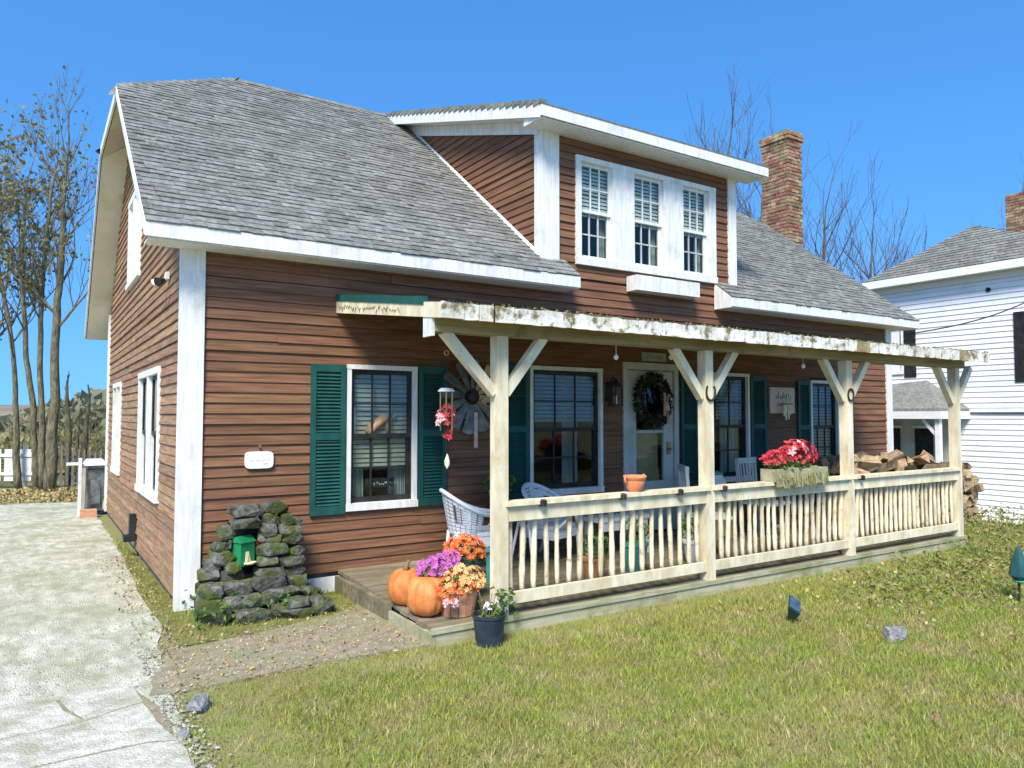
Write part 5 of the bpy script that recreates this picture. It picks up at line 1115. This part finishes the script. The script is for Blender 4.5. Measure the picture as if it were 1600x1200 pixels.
# ------------------------------------------------------------------ trees
def grow(mb, tips, p, d, L, r, lev, q, up=.25, spread=.6, kids=(3, 5), seg=5, sides=5, minr=.004, wander=.14):
    pts = [p.copy()]; rs_ = [r]; c = p.copy(); dd = d.normalized()
    for i in range(seg):
        dd = (dd + Vector((q.uniform(-1, 1), q.uniform(-1, 1), q.uniform(-1, 1))) * wander + Vector((0, 0, up * .12))).normalized()
        c = c + dd * (L / seg); pts.append(c.copy()); rs_.append(max(minr * .6, r * (1 - (.55 if lev else .62) * (i + 1) / seg)))
    mb.tube(pts, rs_, sides if lev > 1 else 4, cap=False)
    if lev == 0 or r < minr: tips.extend(pts[2:]); return
    if lev <= 1: tips.extend(pts[3:])
    n = q.randint(*kids) if lev < 4 else q.randint(3, 4)
    for k in range(n):
        t = q.uniform(.3, 1.0) if k else 1.0; i = min(seg - 1, int(t * seg)); b = pts[i].lerp(pts[i+1], t * seg - i)
        side = Vector((q.uniform(-1, 1), q.uniform(-1, 1), q.uniform(-.1, .5))); nd = (dd * (1 - spread * .5) + side.normalized() * spread * (.35 if k == 0 else 1)).normalized() + Vector((0, 0, up))
        grow(mb, tips, b, nd, L * q.uniform(.5, .72), rs_[i] * (.72 if k == 0 else q.uniform(.45, .62)), lev - 1, q, up, spread, kids, seg, sides, minr, wander)
def tree(name, path, radii, seed, label, group, nbr=10, start=.35, blen=2.0, lev=2, leaves=0, lsize=.1, bark=None, lmat=None, up=.35, minr=.004, spread=.7):
    q = random.Random(seed); path = [Vector(p) for p in path]; t = thing(name, path[0], label, 'tree', group); bark = bark or M_BARK
    # resample with slight wander
    pts = []; rs_ = []
    for i in range(len(path) - 1):
        for k in range(4): f = k / 4; pts.append(path[i].lerp(path[i+1], f) + Vector((q.uniform(-1, 1), q.uniform(-1, 1), 0)) * radii[i] * .25 * (1 if i or k else 0)); rs_.append(radii[i] * (1 - f) + radii[i+1] * f)
    pts.append(path[-1]); rs_.append(radii[-1]); MB().tube(pts, rs_, 9).build('trunk', bark, t, smooth=True)
    mb = MB(); tips = []; n = len(pts)
    for k in range(nbr):
        f = start + (1 - start) * (k + q.random()) / nbr; i = min(n - 2, int(f * (n - 1))); a = q.random() * 6.283
        d = (pts[i+1] - pts[i]).normalized() * .55 + Vector((math.cos(a), math.sin(a), .45)) * .75
        grow(mb, tips, pts[i].copy(), d, blen * (1.15 - f * .6) * q.uniform(.7, 1.2), rs_[i] * .42, lev, q, up, spread, minr=minr)
    grow(mb, tips, pts[-1].copy(), pts[-1] - pts[-2], blen * .6, rs_[-1], max(1, lev - 1), q, up, spread, minr=minr)
    if mb.v: mb.build('branches', bark, t)
    if leaves:
        lm = MB()
        for i in range(leaves): p = q.choice(tips); lm.leaf(p + Vector((q.uniform(-1, 1), q.uniform(-1, 1), q.uniform(-1, 1))) * .16, lsize * q.uniform(.6, 1.4), q, .75)
        lm.build('crown', lmat or M_LEAF, t)
    return t
GL = 'bare autumn trees at the back left'
tree('autumn_tree', [(-.73, 12.8, -.1), (-.68, 12.8, 1.7), (-.71, 12.8, 3.02), (-.68, 12.8, 4.34), (-.61, 12.8, 5.54), (-.61, 12.8, 6.88), (-.54, 12.8, 8.0)], [.14, .105, .09, .078, .062, .042, .022], 3, 'thickest pale tree trunk of the left group, nearest the house', GL, 15, .40, 1.7, 3, 180, .09, spread=.55, up=.5, minr=.006)
tree('autumn_tree', [(-.85, 13.1, -.1), (-.93, 13.1, 1.85), (-.99, 13.1, 3.32), (-.99, 13.1, 4.5), (-.93, 13.1, 5.71), (-.86, 13.1, 6.92), (-.75, 13.1, 7.6)], [.085, .066, .058, .05, .042, .03, .016], 4, 'slim upright tree in the middle of the left trunk group', GL, 13, .42, 1.5, 3, 300, .10, spread=.55, up=.5, minr=.006)
tree('autumn_tree', [(-.98, 13.3, -.1), (-1.09, 13.3, 1.85), (-1.24, 13.3, 3.03), (-1.33, 13.3, 4.21), (-1.38, 13.3, 5.39), (-1.37, 13.3, 6.44), (-1.31, 13.3, 7.2)], [.085, .066, .058, .05, .042, .03, .016], 5, 'leaning tree with leafy crown, left of the thick trunks', GL, 14, .42, 1.7, 3, 750, .11, spread=.6, up=.4, minr=.006)
tree('autumn_tree', [(-1.34, 13.6, -.1), (-1.41, 13.6, 1.7), (-1.49, 13.6, 3.04), (-1.7, 13.6, 4.4), (-1.88, 13.6, 5.4), (-1.97, 13.6, 6.4)], [.09, .06, .05, .045, .035, .018], 6, 'thin tree with brown leaves at the left edge of the picture', GL, 14, .40, 1.7, 3, 850, .11, spread=.65, up=.35, minr=.006)
tree('autumn_tree', [(-2.6, 14.4, -.1), (-2.5, 14.4, 2.5), (-2.55, 14.4, 5), (-2.4, 14.4, 7.2)], [.16, .13, .09, .03], 7, 'leafy tree mostly outside the left edge of the picture', GL, 14, .35, 2.2, 2, 900, .12, spread=.65, up=.35)
for (pth, rr_, sd, lab) in (([(-.33, 14.2, -.1), (-.33, 14.2, 1.2), (-.40, 14.2, 2.5)], [.075, .065, .03], 12, 'short dead snag just right of the thick trunks'), ([(.01, 14.4, -.1), (.02, 14.4, 1.1), (.10, 14.4, 2.2)], [.08, .07, .03], 13, 'leaning dead snag nearest the house corner'), ([(-.15, 15.0, -.1), (-.12, 15, .8), (-.08, 15, 1.5)], [.06, .05, .02], 14, 'lowest dead snag between the two taller snags')):
    tree('dead_snag', pth, rr_, sd, lab, 'dead snags by the picket fence', 3, .6, .35, 1)
GR = 'bare trees behind the house'
def bare(x, y, h, sd, lab, nbr=16, blen=3.4, r=.16): tree('bare_tree', [(x, y, -1), (x + .1, y, h * .3), (x - .1, y + .1, h * .55), (x + .05, y, h * .8)], [r, r * .8, r * .55, r * .18], sd, lab, GR, nbr, .42, blen, 4, bark=M_BARK2, up=.45, minr=.011, spread=.75)
bare(23.9, 14.3, 16.2, 20, 'tallest bare tree rising behind the dormer roof', 22, 4.0, .2)
bare(26.4, 13.9, 15.6, 21, 'slender bare tree directly behind the brick chimney', 18, 3.2, .18)
bare(23.4, 12.2, 12.4, 22, 'bare tree seen between the dormer and the chimney', 16, 2.8, .15)
bare(28.6, 12.8, 13.6, 23, 'bushy bare tree just right of the brick chimney', 18, 3.6)
bare(30.4, 11.7, 11.6, 24, 'bare tree spreading between the chimney and the white house', 18, 3.6)
bare(30.5, 10.6, 9.2, 25, 'low bare tree above the far end of the roof', 14, 2.8, .12)
bare(39.2, 14.0, 12.8, 26, 'distant bare tree just left of the white house roof', 14, 2.6, .14)
bare(49.4, 13.3, 18.0, 27, 'bare tree above the neighbour chimney at the right edge', 16, 3.4, .2)
# brush and far woods on the left horizon
q = random.Random(51); m = MB()
for i in range(5200):
    x = q.uniform(-7, 3.5); y = q.uniform(15.5, 24); h = 1.55 * (.6 + .4 * mnoise.noise((x*.5, y*.3, 0))) * (1 + .3 * mnoise.noise((x*2, y, 3)))
    z = -min(max(y - 16, 0) * .05, 2.2) + q.random() ** 1.3 * (h + .3); m.leaf((x, y, z), q.uniform(.10, .26), q, .6)
for i in range(500):
    x = q.uniform(-7, 3.5); y = q.uniform(15.2, 22); h = q.uniform(.8, 2.1); z = -min(max(y - 16, 0) * .05, 2.2); m.tube([(x, y, z), (x + q.uniform(-.15, .15), y, z + h * .6), (x + q.uniform(-.3, .3), y, z + h)], [.014, .01, .004], 3, cap=False)
tag(m.build('brush_thicket', M_BRUSH), 'dense yellow brown brush thicket beyond the fences', 'brush', kind='stuff')
q = random.Random(52); m = MB()
for i in range(16000):
    a = q.uniform(-.5, 1.05); d_ = q.uniform(85, 130); x = d_ * math.sin(a) * 1.0; y = d_ * math.cos(a); hh = 8.5 * (.6 + .4 * mnoise.noise((a * 9, 0, 0))); m.leaf((x, y, -2.2 + q.random() * hh), q.uniform(.8, 2.2), q, .7)
tag(m.build('far_woods', M_FARW), 'far off brown woods along the horizon behind the house', 'woods', kind='stuff')
m = MB(); n = 60; P = []
for i in range(n + 1):
    a = -1.0 + 2.2 * i / n; h = 9 + 5 * mnoise.noise((a * 2.3, 1, 0)) + 2 * mnoise.noise((a * 7, 2, 0)); P.append((math.sin(a), math.cos(a), h))
vs = []; fs = []
for (s_, c_, h) in P: vs += [(420*s_, 420*c_, -3), (480*s_, 480*c_, h*.7), (560*s_, 560*c_, h), (700*s_, 700*c_, -3)]
for i in range(n):
    for k in range(3): fs.append((i*4+k, i*4+4+k, i*4+5+k, i*4+1+k))
m.add(vs, fs); h_ = m.build('hills', M_HILL, smooth=True); h_['kind'] = 'structure'
